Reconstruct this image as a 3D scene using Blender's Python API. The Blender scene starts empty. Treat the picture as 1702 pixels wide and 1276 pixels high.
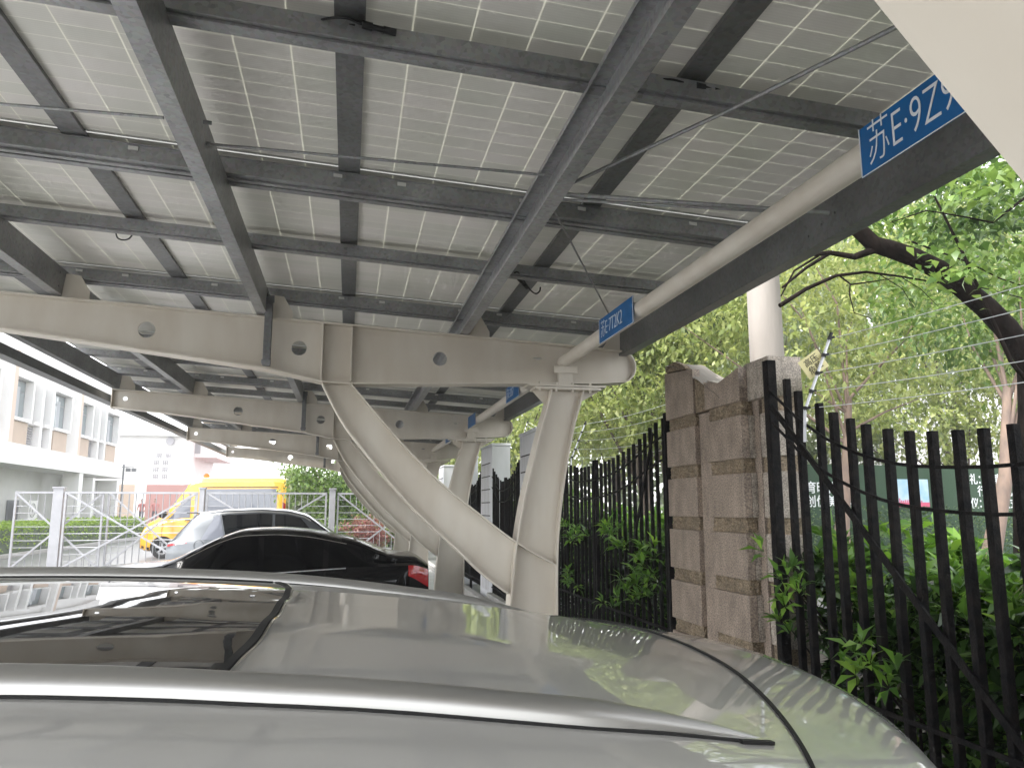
import bpy, bmesh, math, random
import numpy as np
from mathutils import Vector, Matrix
sc = bpy.context.scene
COL = sc.collection
R = math.radians
PI = math.pi
H = 1.7                       # eye height

# ------------------------------------------------------------------ helpers
def link(o):
    COL.objects.link(o); return o

def tag(o, label=None, cat=None, group=None, kind=None):
    if label: o['label'] = label
    if cat: o['category'] = cat
    if group: o['group'] = group
    if kind: o['kind'] = kind
    return o

def thing(name, label, cat, loc=(0, 0, 0), rz=0.0, group=None):
    o = bpy.data.objects.new(name, None); link(o)
    o.location = loc; o.rotation_euler = (0, 0, rz); o.empty_display_size = .2
    return tag(o, label, cat, group)

def rot2(p, a):
    c, s = math.cos(a), math.sin(a)
    return (p[0]*c-p[1]*s, p[0]*s+p[1]*c, p[2])

def mesh_np(name, v, f, mats, parent=None, smooth=False, mi=None):
    """v (n,3) array, f (m,k) int array"""
    v = np.asarray(v, dtype=np.float32); f = np.asarray(f, dtype=np.int32)
    me = bpy.data.meshes.new(name)
    k = f.shape[1]
    me.vertices.add(len(v)); me.vertices.foreach_set('co', v.ravel())
    me.loops.add(f.size); me.loops.foreach_set('vertex_index', f.ravel())
    me.polygons.add(len(f))
    me.polygons.foreach_set('loop_start', np.arange(0, f.size, k, dtype=np.int32))
    if mi is not None: me.polygons.foreach_set('material_index', np.asarray(mi, dtype=np.int32))
    me.update(calc_edges=True)
    if smooth: me.polygons.foreach_set('use_smooth', np.ones(len(f), dtype=bool))
    if not isinstance(mats, (list, tuple)): mats = [mats]
    for m in mats: me.materials.append(m)
    o = bpy.data.objects.new(name, me); link(o)
    if parent: o.parent = parent
    return o

class MB:
    """collects polygons; every face carries a material slot"""
    def __init__(s): s.v = []; s.f = []; s.m = []; s.sm = []
    def add(s, vs, fs, m=0, smooth=False):
        b = len(s.v); s.v += [tuple(p) for p in vs]
        for f in fs: s.f.append(tuple(b+i for i in f)); s.m.append(m); s.sm.append(smooth)
    def box(s, x0, x1, y0, y1, z0, z1, m=0, xf=None):
        vs = [(x, y, z) for z in (z0, z1) for y in (y0, y1) for x in (x0, x1)]
        if xf: vs = [xf(p) for p in vs]
        s.add(vs, [(0, 2, 3, 1), (4, 5, 7, 6), (0, 1, 5, 4), (2, 6, 7, 3), (0, 4, 6, 2), (1, 3, 7, 5)], m)
    def bar(s, a, b, w, h=None, m=0, up=(0, 0, 1)):
        h = h or w; a = Vector(a); b = Vector(b); d = (b-a).normalized(); u = Vector(up)
        if abs(d.dot(u)) > .98: u = Vector((0, 1, 0))
        sx = d.cross(u).normalized()*w/2; sy = sx.cross(d).normalized()*h/2
        vs = [a-sx-sy, a+sx-sy, a+sx+sy, a-sx+sy, b-sx-sy, b+sx-sy, b+sx+sy, b-sx+sy]
        s.add(vs, [(0, 3, 2, 1), (4, 5, 6, 7), (0, 1, 5, 4), (1, 2, 6, 5), (2, 3, 7, 6), (3, 0, 4, 7)], m)
    def tube(s, pts, r, n=8, m=0, cap=True):
        pts = [Vector(p) for p in pts]
        rs = r if isinstance(r, (list, tuple)) else [r]*len(pts)
        ring = []; prev = None
        for i, p in enumerate(pts):
            d = (pts[min(i+1, len(pts)-1)]-pts[max(i-1, 0)]).normalized()
            if prev is None:
                u = Vector((0, 0, 1)) if abs(d.z) < .9 else Vector((1, 0, 0))
                u = (u-d*u.dot(d)).normalized()
            else:
                u = (prev-d*prev.dot(d)).normalized()
            prev = u; w = d.cross(u)
            ring.append([p+(u*math.cos(2*PI*k/n)+w*math.sin(2*PI*k/n))*rs[i] for k in range(n)])
        vs = [q for rr in ring for q in rr]; fs = []
        for i in range(len(pts)-1):
            for k in range(n):
                k2 = (k+1) % n
                fs.append((i*n+k, i*n+k2, (i+1)*n+k2, (i+1)*n+k))
        s.add(vs, fs, m, True)
        if cap:
            s.add(ring[0], [tuple(range(n-1, -1, -1))], m); s.add(ring[-1], [tuple(range(n))], m)
    def cyl(s, c, axis, r, l, n=20, m=0, r2=None):
        a = Vector(axis).normalized()*l/2; c = Vector(c)
        s.tube([c-a, c+a], [r, r if r2 is None else r2], n, m)
    def grid(s, P, m=0, smooth=True, flip=False):
        """P[i][j] points"""
        ni, nj = len(P), len(P[0]); vs = [p for r_ in P for p in r_]; fs = []
        for i in range(ni-1):
            for j in range(nj-1):
                q = (i*nj+j, i*nj+j+1, (i+1)*nj+j+1, (i+1)*nj+j)
                fs.append(q[::-1] if flip else q)
        s.add(vs, fs, m, smooth)
    def build(s, name, mats, parent=None, bevel=0, xf=None, weld=False, seg=2):
        me = bpy.data.meshes.new(name)
        me.from_pydata([xf(p) for p in s.v] if xf else s.v, [], s.f)
        if not isinstance(mats, (list, tuple)): mats = [mats]
        for m in mats: me.materials.append(m)
        for p, mi, sm in zip(me.polygons, s.m, s.sm): p.material_index = mi; p.use_smooth = sm
        me.update()
        if weld:
            bm = bmesh.new(); bm.from_mesh(me); bmesh.ops.remove_doubles(bm, verts=bm.verts, dist=1e-4)
            bmesh.ops.recalc_face_normals(bm, faces=bm.faces); bm.to_mesh(me); bm.free()
        o = bpy.data.objects.new(name, me); link(o)
        if parent: o.parent = parent
        if bevel:
            b = o.modifiers.new('b', 'BEVEL'); b.width = bevel; b.segments = seg; b.limit_method = 'ANGLE'
            b.harden_normals = False
        return o

def curve_to_mesh(cu, name, mats, parent, f):
    ob = bpy.data.objects.new('tmp', cu); COL.objects.link(ob)
    dg = bpy.context.evaluated_depsgraph_get(); dg.update()
    me = bpy.data.meshes.new_from_object(ob.evaluated_get(dg))
    bpy.data.objects.remove(ob); bpy.data.curves.remove(cu)
    for v in me.vertices: v.co = f(v.co)
    me.materials.clear()
    for m in (mats if isinstance(mats, (list, tuple)) else [mats]): me.materials.append(m)
    me.name = name
    o = bpy.data.objects.new(name, me); link(o)
    if parent: o.parent = parent
    return o

def plate(name, outline, holes, t, mat, parent, f):
    """flat plate with holes; 2-D outline (u,v), thickness t along w; f maps (u,v,w) to the world"""
    cu = bpy.data.curves.new('c', 'CURVE'); cu.dimensions = '2D'; cu.fill_mode = 'BOTH'; cu.extrude = t/2
    for pts in [outline]+holes:
        sp = cu.splines.new('POLY'); sp.points.add(len(pts)-1)
        for q, p in zip(sp.points, pts): q.co = (p[0], p[1], 0, 1)
        sp.use_cyclic_u = True
    return curve_to_mesh(cu, name, mat, parent, f)

def text(name, s, size, mat, parent, f, ext=.001, sx=1.0, sp=1.0, align='LEFT', bold=0.0):
    cu = bpy.data.curves.new('t', 'FONT'); cu.body = s; cu.size = size; cu.extrude = ext
    cu.align_x = align; cu.align_y = 'CENTER'; cu.space_character = sp; cu.offset = bold
    cu.resolution_u = 4
    return curve_to_mesh(cu, name, mat, parent, lambda c: Vector(f((c.x*sx, c.y, c.z))))

def circ(cx, cy, r, n=28):
    return [(cx+r*math.cos(2*PI*i/n), cy+r*math.sin(2*PI*i/n)) for i in range(n)]

# ------------------------------------------------------------------ materials
def new_mat(name):
    m = bpy.data.materials.new(name); m.use_nodes = True
    nt = m.node_tree; b = nt.nodes['Principled BSDF']
    return m, nt, b

def setc(b, c, rough=.5, metal=0.0, coat=0.0, spec=.5, coat_rough=.05):
    b.inputs['Base Color'].default_value = (*c, 1); b.inputs['Roughness'].default_value = rough
    b.inputs['Metallic'].default_value = metal; b.inputs['Coat Weight'].default_value = coat
    b.inputs['Coat Roughness'].default_value = coat_rough; b.inputs['Coat IOR'].default_value = 1.6; b.inputs['Specular IOR Level'].default_value = spec

def mat(name, c, rough=.5, metal=0.0, coat=0.0, spec=.5, var=0.0, scale=4.0, c2=None, bump=0.0, bscale=60.0, stretch=None, rvar=0.0, det=5):
    """plain procedural material: noise between c and c2 (or c darkened by var), optional bump"""
    m, nt, b = new_mat(name); setc(b, c, rough, metal, coat, spec)
    N = nt.nodes; L = nt.links
    tc = N.new('ShaderNodeTexCoord'); mp = N.new('ShaderNodeMapping')
    L.new(tc.outputs['Object'], mp.inputs['Vector'])
    if stretch: mp.inputs['Scale'].default_value = stretch
    if var or c2:
        c2 = c2 or tuple(x*(1-var) for x in c)
        n = N.new('ShaderNodeTexNoise'); n.inputs['Scale'].default_value = scale; n.inputs['Detail'].default_value = det
        L.new(mp.outputs[0], n.inputs['Vector'])
        r = N.new('ShaderNodeValToRGB'); L.new(n.outputs['Fac'], r.inputs['Fac'])
        r.color_ramp.elements[0].position = .35; r.color_ramp.elements[0].color = (*c2, 1)
        r.color_ramp.elements[1].position = .65; r.color_ramp.elements[1].color = (*c, 1)
        L.new(r.outputs['Color'], b.inputs['Base Color'])
        if rvar:
            mr = N.new('ShaderNodeMapRange'); L.new(n.outputs['Fac'], mr.inputs['Value'])
            mr.inputs['To Min'].default_value = rough-rvar; mr.inputs['To Max'].default_value = rough+rvar
            L.new(mr.outputs[0], b.inputs['Roughness'])
    if bump:
        n2 = N.new('ShaderNodeTexNoise'); n2.inputs['Scale'].default_value = bscale; n2.inputs['Detail'].default_value = 4
        L.new(mp.outputs[0], n2.inputs['Vector'])
        bp = N.new('ShaderNodeBump'); bp.inputs['Strength'].default_value = bump; bp.inputs['Distance'].default_value = .02
        L.new(n2.outputs['Fac'], bp.inputs['Height']); L.new(bp.outputs[0], b.inputs['Normal'])
    return m

M = {}
M['cream'] = mat('cream_paint', (.61, .57, .50), .42, c2=(.55, .50, .425), scale=5, stretch=(1, 1, .35), bump=.04, bscale=14, rvar=.08, det=9)
M['cream_dirty'] = M['cream']
def galv(name, c, metal=.75):
    m, nt, b = new_mat(name); setc(b, c, .42, metal)
    N = nt.nodes; L = nt.links
    tc = N.new('ShaderNodeTexCoord')
    v = N.new('ShaderNodeTexVoronoi'); v.inputs['Scale'].default_value = 55
    L.new(tc.outputs['Object'], v.inputs['Vector'])
    n = N.new('ShaderNodeTexNoise'); n.inputs['Scale'].default_value = 3.0; n.inputs['Detail'].default_value = 6
    L.new(tc.outputs['Object'], n.inputs['Vector'])
    r = N.new('ShaderNodeValToRGB'); L.new(n.outputs['Fac'], r.inputs['Fac'])
    r.color_ramp.elements[0].position = .3; r.color_ramp.elements[0].color = (*[x*.7 for x in c], 1)
    r.color_ramp.elements[1].position = .7; r.color_ramp.elements[1].color = (*[x*1.15 for x in c], 1)
    mx = N.new('ShaderNodeMix'); mx.data_type = 'RGBA'; mx.blend_type = 'OVERLAY'; mx.inputs[0].default_value = .22
    L.new(r.outputs['Color'], mx.inputs[6]); L.new(v.outputs['Color'], mx.inputs[7])
    hs = N.new('ShaderNodeHueSaturation'); hs.inputs['Saturation'].default_value = .25
    L.new(mx.outputs[2], hs.inputs['Color']); L.new(hs.outputs[0], b.inputs['Base Color'])
    mr = N.new('ShaderNodeMapRange'); L.new(n.outputs['Fac'], mr.inputs['Value'])
    mr.inputs['To Min'].default_value = .3; mr.inputs['To Max'].default_value = .55
    L.new(mr.outputs[0], b.inputs['Roughness'])
    return m
M['galv'] = galv('galvanised_steel', (.33, .345, .35), .45)
M['galv_dark'] = galv('dark_galvanised_steel', (.16, .168, .17), .35)
M['galv_mid'] = galv('weathered_galvanised_steel', (.26, .27, .275), .4)
M['rubber'] = mat('black_rubber', (.012, .012, .013), .6)
M['blue'] = mat('blue_sign_enamel', (.005, .105, .30), .38, var=.12, scale=6)
M['white_letter'] = mat('white_lettering', (.72, .74, .76), .5)
M['white_trim'] = mat('white_powder_coat', (.75, .76, .80), .35)
M['clip'] = mat('pale_aluminium_clip', (.62, .62, .60), .4, metal=.3)
def panel_mat():
    m, nt, b = new_mat('solar_cell_underside'); N = nt.nodes; L = nt.links
    setc(b, (.40, .40, .385), .30, 0, 0, .5)
    tc = N.new('ShaderNodeTexCoord'); sp = N.new('ShaderNodeSeparateXYZ'); L.new(tc.outputs['Object'], sp.inputs[0])
    def line(out, per, w):
        d = N.new('ShaderNodeMath'); d.operation = 'DIVIDE'; L.new(out, d.inputs[0]); d.inputs[1].default_value = per
        fr = N.new('ShaderNodeMath'); fr.operation = 'FRACT'; L.new(d.outputs[0], fr.inputs[0])
        s_ = N.new('ShaderNodeMath'); s_.operation = 'SUBTRACT'; L.new(fr.outputs[0], s_.inputs[0]); s_.inputs[1].default_value = .5
        a = N.new('ShaderNodeMath'); a.operation = 'ABSOLUTE'; L.new(s_.outputs[0], a.inputs[0])
        g = N.new('ShaderNodeMath'); g.operation = 'GREATER_THAN'; L.new(a.outputs[0], g.inputs[0]); g.inputs[1].default_value = .5-w/per/2
        return g, d
    gx, dx = line(sp.outputs['X'], .2167, .0060)
    gy, dy = line(sp.outputs['Y'], .1055, .0038)
    mxx = N.new('ShaderNodeMath'); mxx.operation = 'MAXIMUM'; L.new(gx.outputs[0], mxx.inputs[0]); L.new(gy.outputs[0], mxx.inputs[1])
    # every cell has its own slight tint
    fx = N.new('ShaderNodeMath'); fx.operation = 'FLOOR'; L.new(dx.outputs[0], fx.inputs[0])
    fy = N.new('ShaderNodeMath'); fy.operation = 'FLOOR'; L.new(dy.outputs[0], fy.inputs[0])
    oi = N.new('ShaderNodeObjectInfo')
    cb = N.new('ShaderNodeCombineXYZ'); L.new(fx.outputs[0], cb.inputs[0]); L.new(fy.outputs[0], cb.inputs[1]); L.new(oi.outputs['Random'], cb.inputs[2])
    wn = N.new('ShaderNodeTexWhiteNoise'); wn.noise_dimensions = '3D'; L.new(cb.outputs[0], wn.inputs['Vector'])
    nz = N.new('ShaderNodeTexNoise'); nz.inputs['Scale'].default_value = 1.6; nz.inputs['Detail'].default_value = 3
    L.new(tc.outputs['Object'], nz.inputs['Vector'])
    ad = N.new('ShaderNodeMath'); ad.operation = 'MULTIPLY_ADD'; L.new(wn.outputs['Value'], ad.inputs[0]); ad.inputs[1].default_value = .35; L.new(nz.outputs['Fac'], ad.inputs[2])
    r = N.new('ShaderNodeValToRGB'); L.new(ad.outputs[0], r.inputs['Fac'])
    e = r.color_ramp.elements; e[0].position = .35; e[0].color = (.57, .575, .52, 1); e[1].position = .95; e[1].color = (.71, .675, .66, 1)
    # fine busbars
    wv = N.new('ShaderNodeTexWave'); wv.bands_direction = 'Y'; wv.inputs['Scale'].default_value = 22; wv.inputs['Distortion'].default_value = 1.2; wv.inputs['Detail'].default_value = 2
    L.new(tc.outputs['Object'], wv.inputs['Vector'])
    mx = N.new('ShaderNodeMix'); mx.data_type = 'RGBA'; mx.blend_type = 'MULTIPLY'; mx.inputs[0].default_value = .05
    L.new(r.outputs['Color'], mx.inputs[6]); L.new(wv.outputs['Color'], mx.inputs[7])
    L.new(mx.outputs[2], b.inputs['Base Color'])
    # clear gaps between the cells let the daylight through
    tr = N.new('ShaderNodeBsdfTranslucent'); tr.inputs['Color'].default_value = (.85, .84, .74, 1)
    df = N.new('ShaderNodeBsdfDiffuse'); df.inputs['Color'].default_value = (.80, .79, .75, 1)
    m2 = N.new('ShaderNodeMixShader'); m2.inputs[0].default_value = .34; L.new(df.outputs[0], m2.inputs[1]); L.new(tr.outputs[0], m2.inputs[2])
    m3 = N.new('ShaderNodeMixShader'); L.new(mxx.outputs[0], m3.inputs[0]); L.new(b.outputs[0], m3.inputs[1]); L.new(m2.outputs[0], m3.inputs[2])
    # the thin bifacial cells pass a little light too
    tr2 = N.new('ShaderNodeBsdfTranslucent'); tr2.inputs['Color'].default_value = (.6, .6, .55, 1)
    m4 = N.new('ShaderNodeMixShader'); m4.inputs[0].default_value = .12; L.new(m3.outputs[0], m4.inputs[1]); L.new(tr2.outputs[0], m4.inputs[2])
    L.new(m4.outputs[0], N['Material Output'].inputs['Surface'])
    return m
M['panel'] = panel_mat()
M['panel_frame'] = mat('anodised_panel_frame', (.45, .45, .43), .4, metal=.5)
def paint(name, c, rough=.28, coat=1.0, metal=0.0, flake=0.0):
    m, nt, b = new_mat(name); setc(b, c, rough, metal, coat, .5, .03)
    N = nt.nodes; L = nt.links; tc = N.new('ShaderNodeTexCoord')
    n = N.new('ShaderNodeTexNoise'); n.inputs['Scale'].default_value = 2.2; n.inputs['Detail'].default_value = 2
    L.new(tc.outputs['Object'], n.inputs['Vector'])
    if c[0] < .01: b.inputs['Specular IOR Level'].default_value = .1
    bp = N.new('ShaderNodeBump'); bp.inputs['Strength'].default_value = .05; bp.inputs['Distance'].default_value = .03
    L.new(n.outputs['Fac'], bp.inputs['Height']); L.new(bp.outputs[0], b.inputs['Coat Normal'])
    d = N.new('ShaderNodeTexNoise'); d.inputs['Scale'].default_value = 90; d.inputs['Detail'].default_value = 6
    L.new(tc.outputs['Object'], d.inputs['Vector'])
    mr = N.new('ShaderNodeMapRange'); L.new(d.outputs['Fac'], mr.inputs['Value']); mr.inputs['From Min'].default_value = .5; mr.inputs['From Max'].default_value = .8
    mr.inputs['To Min'].default_value = .012; mr.inputs['To Max'].default_value = .035
    L.new(mr.outputs[0], b.inputs['Coat Roughness'])
    return m
M['white_paint'] = paint('pearl_white_car_paint', (.48, .475, .46))
M['black_paint'] = paint('black_car_paint', (.002, .002, .0022), .2, .30)
M['black_glass'] = mat('black_privacy_glass', (.001, .001, .001), .06, spec=.10)
M['silver_paint'] = paint('silver_grey_car_paint', (.09, .10, .11), .35, 1, .3)
M['yellow_paint'] = paint('orange_yellow_van_paint', (.82, .40, .015))
M['car_glass'] = mat('tinted_car_glass', (.006, .007, .008), .03, spec=.7)
M['van_glass'] = mat('grey_van_glass', (.16, .17, .2), .06, spec=.8)
M['sunroof'] = mat('dark_sunroof_glass', (.004, .004, .005), .02, spec=.8)
M['gap'] = mat('dark_seam', (.006, .006, .006), .7)
M['chrome'] = mat('chrome_trim', (.7, .7, .7), .12, metal=1)
M['satin_rail'] = mat('satin_silver_roof_rail', (.46, .455, .44), .34, metal=.8)
M['tail_red'] = mat('red_tail_lamp_lens', (.35, .006, .01), .12, coat=1)
M['head_clear'] = mat('clear_head_lamp_lens', (.6, .62, .65), .08, coat=1)
M['tyre'] = mat('tyre_rubber', (.018, .018, .018), .8, bump=.2, bscale=80)
M['rim'] = mat('alloy_wheel', (.45, .46, .47), .3, metal=.8)
M['iron'] = mat('flaking_black_iron_paint', (.006, .006, .007), .5, c2=(.016, .014, .013), scale=22, bump=.35, bscale=90, rvar=.1)
M['black_steel'] = mat('black_painted_steel', (.02, .02, .022), .4, var=.3, scale=8)
M['gate_steel'] = mat('dull_silver_gate_steel', (.42, .42, .44), .42, metal=.35, var=.12, scale=6)
def granite(name, c, c2, rough, bump, scale=9, streak=True):
    m, nt, b = new_mat(name); setc(b, c, rough); N = nt.nodes; L = nt.links
    tc = N.new('ShaderNodeTexCoord'); v = N.new('ShaderNodeTexNoise'); v.inputs['Scale'].default_value = 95; v.inputs['Detail'].default_value = 5
    L.new(tc.outputs['Object'], v.inputs['Vector'])
    r = N.new('ShaderNodeValToRGB'); L.new(v.outputs['Fac'], r.inputs['Fac'])
    e = r.color_ramp.elements; e[0].position = .36; e[0].color = (*c2, 1); e[1].position = .62; e[1].color = (*c, 1)
    n = N.new('ShaderNodeTexNoise'); n.inputs['Scale'].default_value = scale; n.inputs['Detail'].default_value = 8
    mp = N.new('ShaderNodeMapping'); mp.inputs['Scale'].default_value = (1, 1, .55) if streak else (1, 1, 1)
    L.new(tc.outputs['Object'], mp.inputs['Vector']); L.new(mp.outputs[0], n.inputs['Vector'])
    r2 = N.new('ShaderNodeValToRGB'); L.new(n.outputs['Fac'], r2.inputs['Fac'])
    e = r2.color_ramp.elements; e[0].position = .3; e[0].color = (.48, .47, .45, 1); e[1].position = .68; e[1].color = (1, .97, .92, 1)
    mx = N.new('ShaderNodeMix'); mx.data_type = 'RGBA'; mx.blend_type = 'MULTIPLY'; mx.inputs[0].default_value = .8
    L.new(r.outputs['Color'], mx.inputs[6]); L.new(r2.outputs['Color'], mx.inputs[7]); L.new(mx.outputs[2], b.inputs['Base Color'])
    bp = N.new('ShaderNodeBump'); bp.inputs['Strength'].default_value = bump; bp.inputs['Distance'].default_value = .03
    L.new(n.outputs['Fac'], bp.inputs['Height']); L.new(bp.outputs[0], b.inputs['Normal'])
    return m
M['granite'] = granite('weathered_pink_granite', (.42, .345, .285), (.17, .135, .115), .55, .08)
M['granite_side'] = granite('rough_grey_granite', (.50, .45, .39), (.21, .18, .16), .7, .2, 20)
M['granite_rough'] = granite('split_face_stone', (.34, .27, .19), (.12, .095, .065), .85, 1.0, 16, False)
M['concrete'] = mat('grey_concrete', (.42, .41, .39), .8, var=.2, scale=5, bump=.1, bscale=40)
M['pole_concrete'] = mat('pole_concrete', (.30, .27, .24), .8, var=.18, scale=7, bump=.15, bscale=60, stretch=(1, 1, .15))
M['white_tile'] = mat('white_painted_stone', (.70, .71, .74), .6, var=.12, scale=5, stretch=(1, 1, .3))
M['wall_white'] = mat('white_render', (.78, .77, .76), .8, var=.05, scale=1.5)
M['wall_grey'] = mat('pale_grey_render', (.60, .60, .58), .8, var=.06, scale=1.5)
M['tan_panel'] = mat('tan_wall_panel', (.46, .36, .28), .7, var=.06, scale=2)
M['red_wall'] = mat('dusty_red_wall', (.38, .20, .18), .8, var=.1, scale=1)
M['win_frame'] = mat('grey_window_frame', (.16, .17, .18), .5)
M['win_glass'] = mat('office_window_glass', (.19, .23, .24), .08, spec=.8)
M['curtain'] = mat('pale_curtain', (.45, .47, .50), .8, var=.3, scale=8, stretch=(1, 6, .1))
M['louver'] = mat('grey_louver', (.35, .34, .36), .6)
M['ac'] = mat('ac_casing', (.70, .70, .68), .5)
M['board_green'] = mat('artificial_turf_board', (.035, .075, .04), .9, var=.3, scale=60)
M['poster_blue'] = mat('poster_sky_blue', (.25, .45, .62), .5, c2=(.5, .62, .7), scale=3)
M['poster_pink'] = mat('poster_pink', (.55, .08, .16), .5)
M['sign_yellow'] = mat('warning_yellow', (.75, .68, .35), .5)
M['skin'] = mat('skin', (.45, .27, .2), .6)
M['cloth_pink'] = mat('pink_cloth', (.55, .22, .20), .8)
M['cloth_dark'] = mat('dark_cloth', (.12, .11, .12), .8)
M['hair'] = mat('black_hair', (.015, .013, .012), .6)
M['bark'] = mat('dark_wet_bark', (.018, .013, .011), .75, c2=(.008, .006, .005), scale=14, bump=.9, bscale=26, stretch=(1, 1, .4))
M['bark_pale'] = mat('pale_brown_bark', (.24, .17, .13), .85, c2=(.15, .11, .09), scale=9, bump=.6, bscale=20, stretch=(1, 1, .3))
M['soil'] = mat('dark_soil', (.02, .016, .011), .9, var=.4, scale=12, bump=.8, bscale=20)
M['net'] = mat('dusty_cobweb_net', (.20, .18, .155), .9)

def leaf_mat(name, cols, trans=.35, rough=.4, spec=.5):
    """cols: list of (pos, colour) picked per leaf"""
    m, nt, b = new_mat(name); N = nt.nodes; L = nt.links
    g = N.new('ShaderNodeNewGeometry'); r = N.new('ShaderNodeValToRGB'); L.new(g.outputs['Random Per Island'], r.inputs['Fac'])
    e = r.color_ramp.elements
    e[0].position = cols[0][0]; e[0].color = (*cols[0][1], 1); e[1].position = cols[-1][0]; e[1].color = (*cols[-1][1], 1)
    for p, c in cols[1:-1]:
        q = e.new(p); q.color = (*c, 1)
    L.new(r.outputs['Color'], b.inputs['Base Color'])
    b.inputs['Roughness'].default_value = rough; b.inputs['Specular IOR Level'].default_value = spec
    t = N.new('ShaderNodeBsdfTranslucent')
    hs = N.new('ShaderNodeHueSaturation'); hs.inputs['Value'].default_value = 1.5; hs.inputs['Saturation'].default_value = 1.05; hs.inputs['Hue'].default_value = .49
    L.new(r.outputs['Color'], hs.inputs['Color']); L.new(hs.outputs[0], t.inputs['Color'])
    mx = N.new('ShaderNodeMixShader'); mx.inputs[0].default_value = trans
    L.new(b.outputs[0], mx.inputs[1]); L.new(t.outputs[0], mx.inputs[2]); L.new(mx.outputs[0], N['Material Output'].inputs['Surface'])
    return m
M['leaf_glossy'] = leaf_mat('glossy_shrub_leaf', [(0, (.05, .12, .02)), (.45, (.09, .20, .03)), (.8, (.17, .33, .045)), (1, (.28, .45, .07))], .3, .28)
M['leaf_old_shaded'] = leaf_mat('old_shaded_glossy_leaf', [(0, (.015, .035, .01)), (.6, (.03, .07, .015)), (.9, (.06, .13, .025)), (1, (.14, .24, .04))], .22, .25)  # older inner leaves; shade under the dense top growth is put into this colour
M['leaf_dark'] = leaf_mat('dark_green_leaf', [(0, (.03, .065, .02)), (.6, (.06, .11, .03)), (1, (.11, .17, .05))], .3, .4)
M['leaf_yellow'] = leaf_mat('yellow_green_leaf', [(0, (.14, .19, .055)), (.5, (.24, .29, .09)), (1, (.36, .39, .15))], .45, .5)
M['leaf_fresh'] = leaf_mat('fresh_green_leaf', [(0, (.06, .12, .03)), (.5, (.12, .20, .045)), (1, (.20, .29, .08))], .4, .35)
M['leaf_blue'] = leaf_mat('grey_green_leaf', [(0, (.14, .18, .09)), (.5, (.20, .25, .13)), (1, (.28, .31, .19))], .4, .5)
M['leaf_lime'] = leaf_mat('lime_hedge_leaf', [(0, (.16, .28, .03)), (.5, (.26, .40, .05)), (1, (.36, .50, .09))], .4, .5)
M['leaf_red'] = leaf_mat('red_shrub_leaf', [(0, (.16, .06, .06)), (.5, (.24, .10, .09)), (1, (.30, .18, .12))], .4, .5)

def ground_mat():
    m, nt, b = new_mat('parking_pavers'); N = nt.nodes; L = nt.links
    tc = N.new('ShaderNodeTexCoord')
    br = N.new('ShaderNodeTexBrick'); br.inputs['Scale'].default_value = 5; br.inputs['Mortar Size'].default_value = .012
    br.inputs['Color1'].default_value = (.40, .39, .37, 1); br.inputs['Color2'].default_value = (.33, .33, .315, 1); br.inputs['Mortar'].default_value = (.09, .09, .085, 1)
    L.new(tc.outputs['Object'], br.inputs['Vector'])
    n = N.new('ShaderNodeTexNoise'); n.inputs['Scale'].default_value = .9; n.inputs['Detail'].default_value = 7
    L.new(tc.outputs['Object'], n.inputs['Vector'])
    mx = N.new('ShaderNodeMix'); mx.data_type = 'RGBA'; mx.blend_type = 'MULTIPLY'; mx.inputs[0].default_value = .5
    L.new(br.outputs['Color'], mx.inputs[6]); L.new(n.outputs['Color'], mx.inputs[7])
    hs = N.new('ShaderNodeHueSaturation'); hs.inputs['Saturation'].default_value = .3; hs.inputs['Value'].default_value = 1.25
    L.new(mx.outputs[2], hs.inputs['Color']); L.new(hs.outputs[0], b.inputs['Base Color'])
    mr = N.new('ShaderNodeMapRange'); L.new(n.outputs['Fac'], mr.inputs['Value']); mr.inputs['To Min'].default_value = .15; mr.inputs['To Max'].default_value = .7
    L.new(mr.outputs[0], b.inputs['Roughness'])
    return m
M['paver'] = ground_mat()
M['asphalt'] = mat('wet_asphalt', (.17, .17, .17), .35, var=.25, scale=1.2, rvar=.12, bump=.1, bscale=60)
M['kerb'] = mat('kerb_stone', (.40, .39, .37), .75, var=.15, scale=6)

for k_, r_, s_ in (('iron', .6, .07), ('bark', .85, .07)):
    n_ = M[k_].node_tree.nodes['Principled BSDF']; n_.inputs['Specular IOR Level'].default_value = s_
    for li in list(n_.inputs['Roughness'].links): M[k_].node_tree.links.remove(li)
    n_.inputs['Roughness'].default_value = r_
# ------------------------------------------------------------------ camera
VX, VY, F, cx, cy = 578., 845., 1278., 851., 638.
pitch = math.atan2(VY-cy, F); yaw = math.atan2(cx-VX, math.hypot(F, VY-cy))
cam = bpy.data.cameras.new('camera'); co = bpy.data.objects.new('camera', cam); link(co); sc.camera = co
cam.sensor_width = 36; cam.lens = 36*F/1702.; cam.clip_start = .02; cam.clip_end = 2000
co.location = (0, 0, H); co.rotation_euler = (PI/2+pitch, 0, -yaw)
_fw = Vector((math.sin(yaw)*math.cos(pitch), math.cos(yaw)*math.cos(pitch), math.sin(pitch)))
_rt = Vector((math.cos(yaw), -math.sin(yaw), 0)); _up = _rt.cross(_fw)
def ray(x, y): return _fw*F+_rt*(x-cx)+_up*(cy-y)
def onY(x, y, Y): r = ray(x, y); return Vector((0, 0, H))+r*(Y/r.y)
def onX(x, y, X): r = ray(x, y); return Vector((0, 0, H))+r*(X/r.x)
def onP(x, y, a, b): r = ray(x, y); return Vector((0, 0, H))+r*((a-H)/(r.z-b*r.x))

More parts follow.
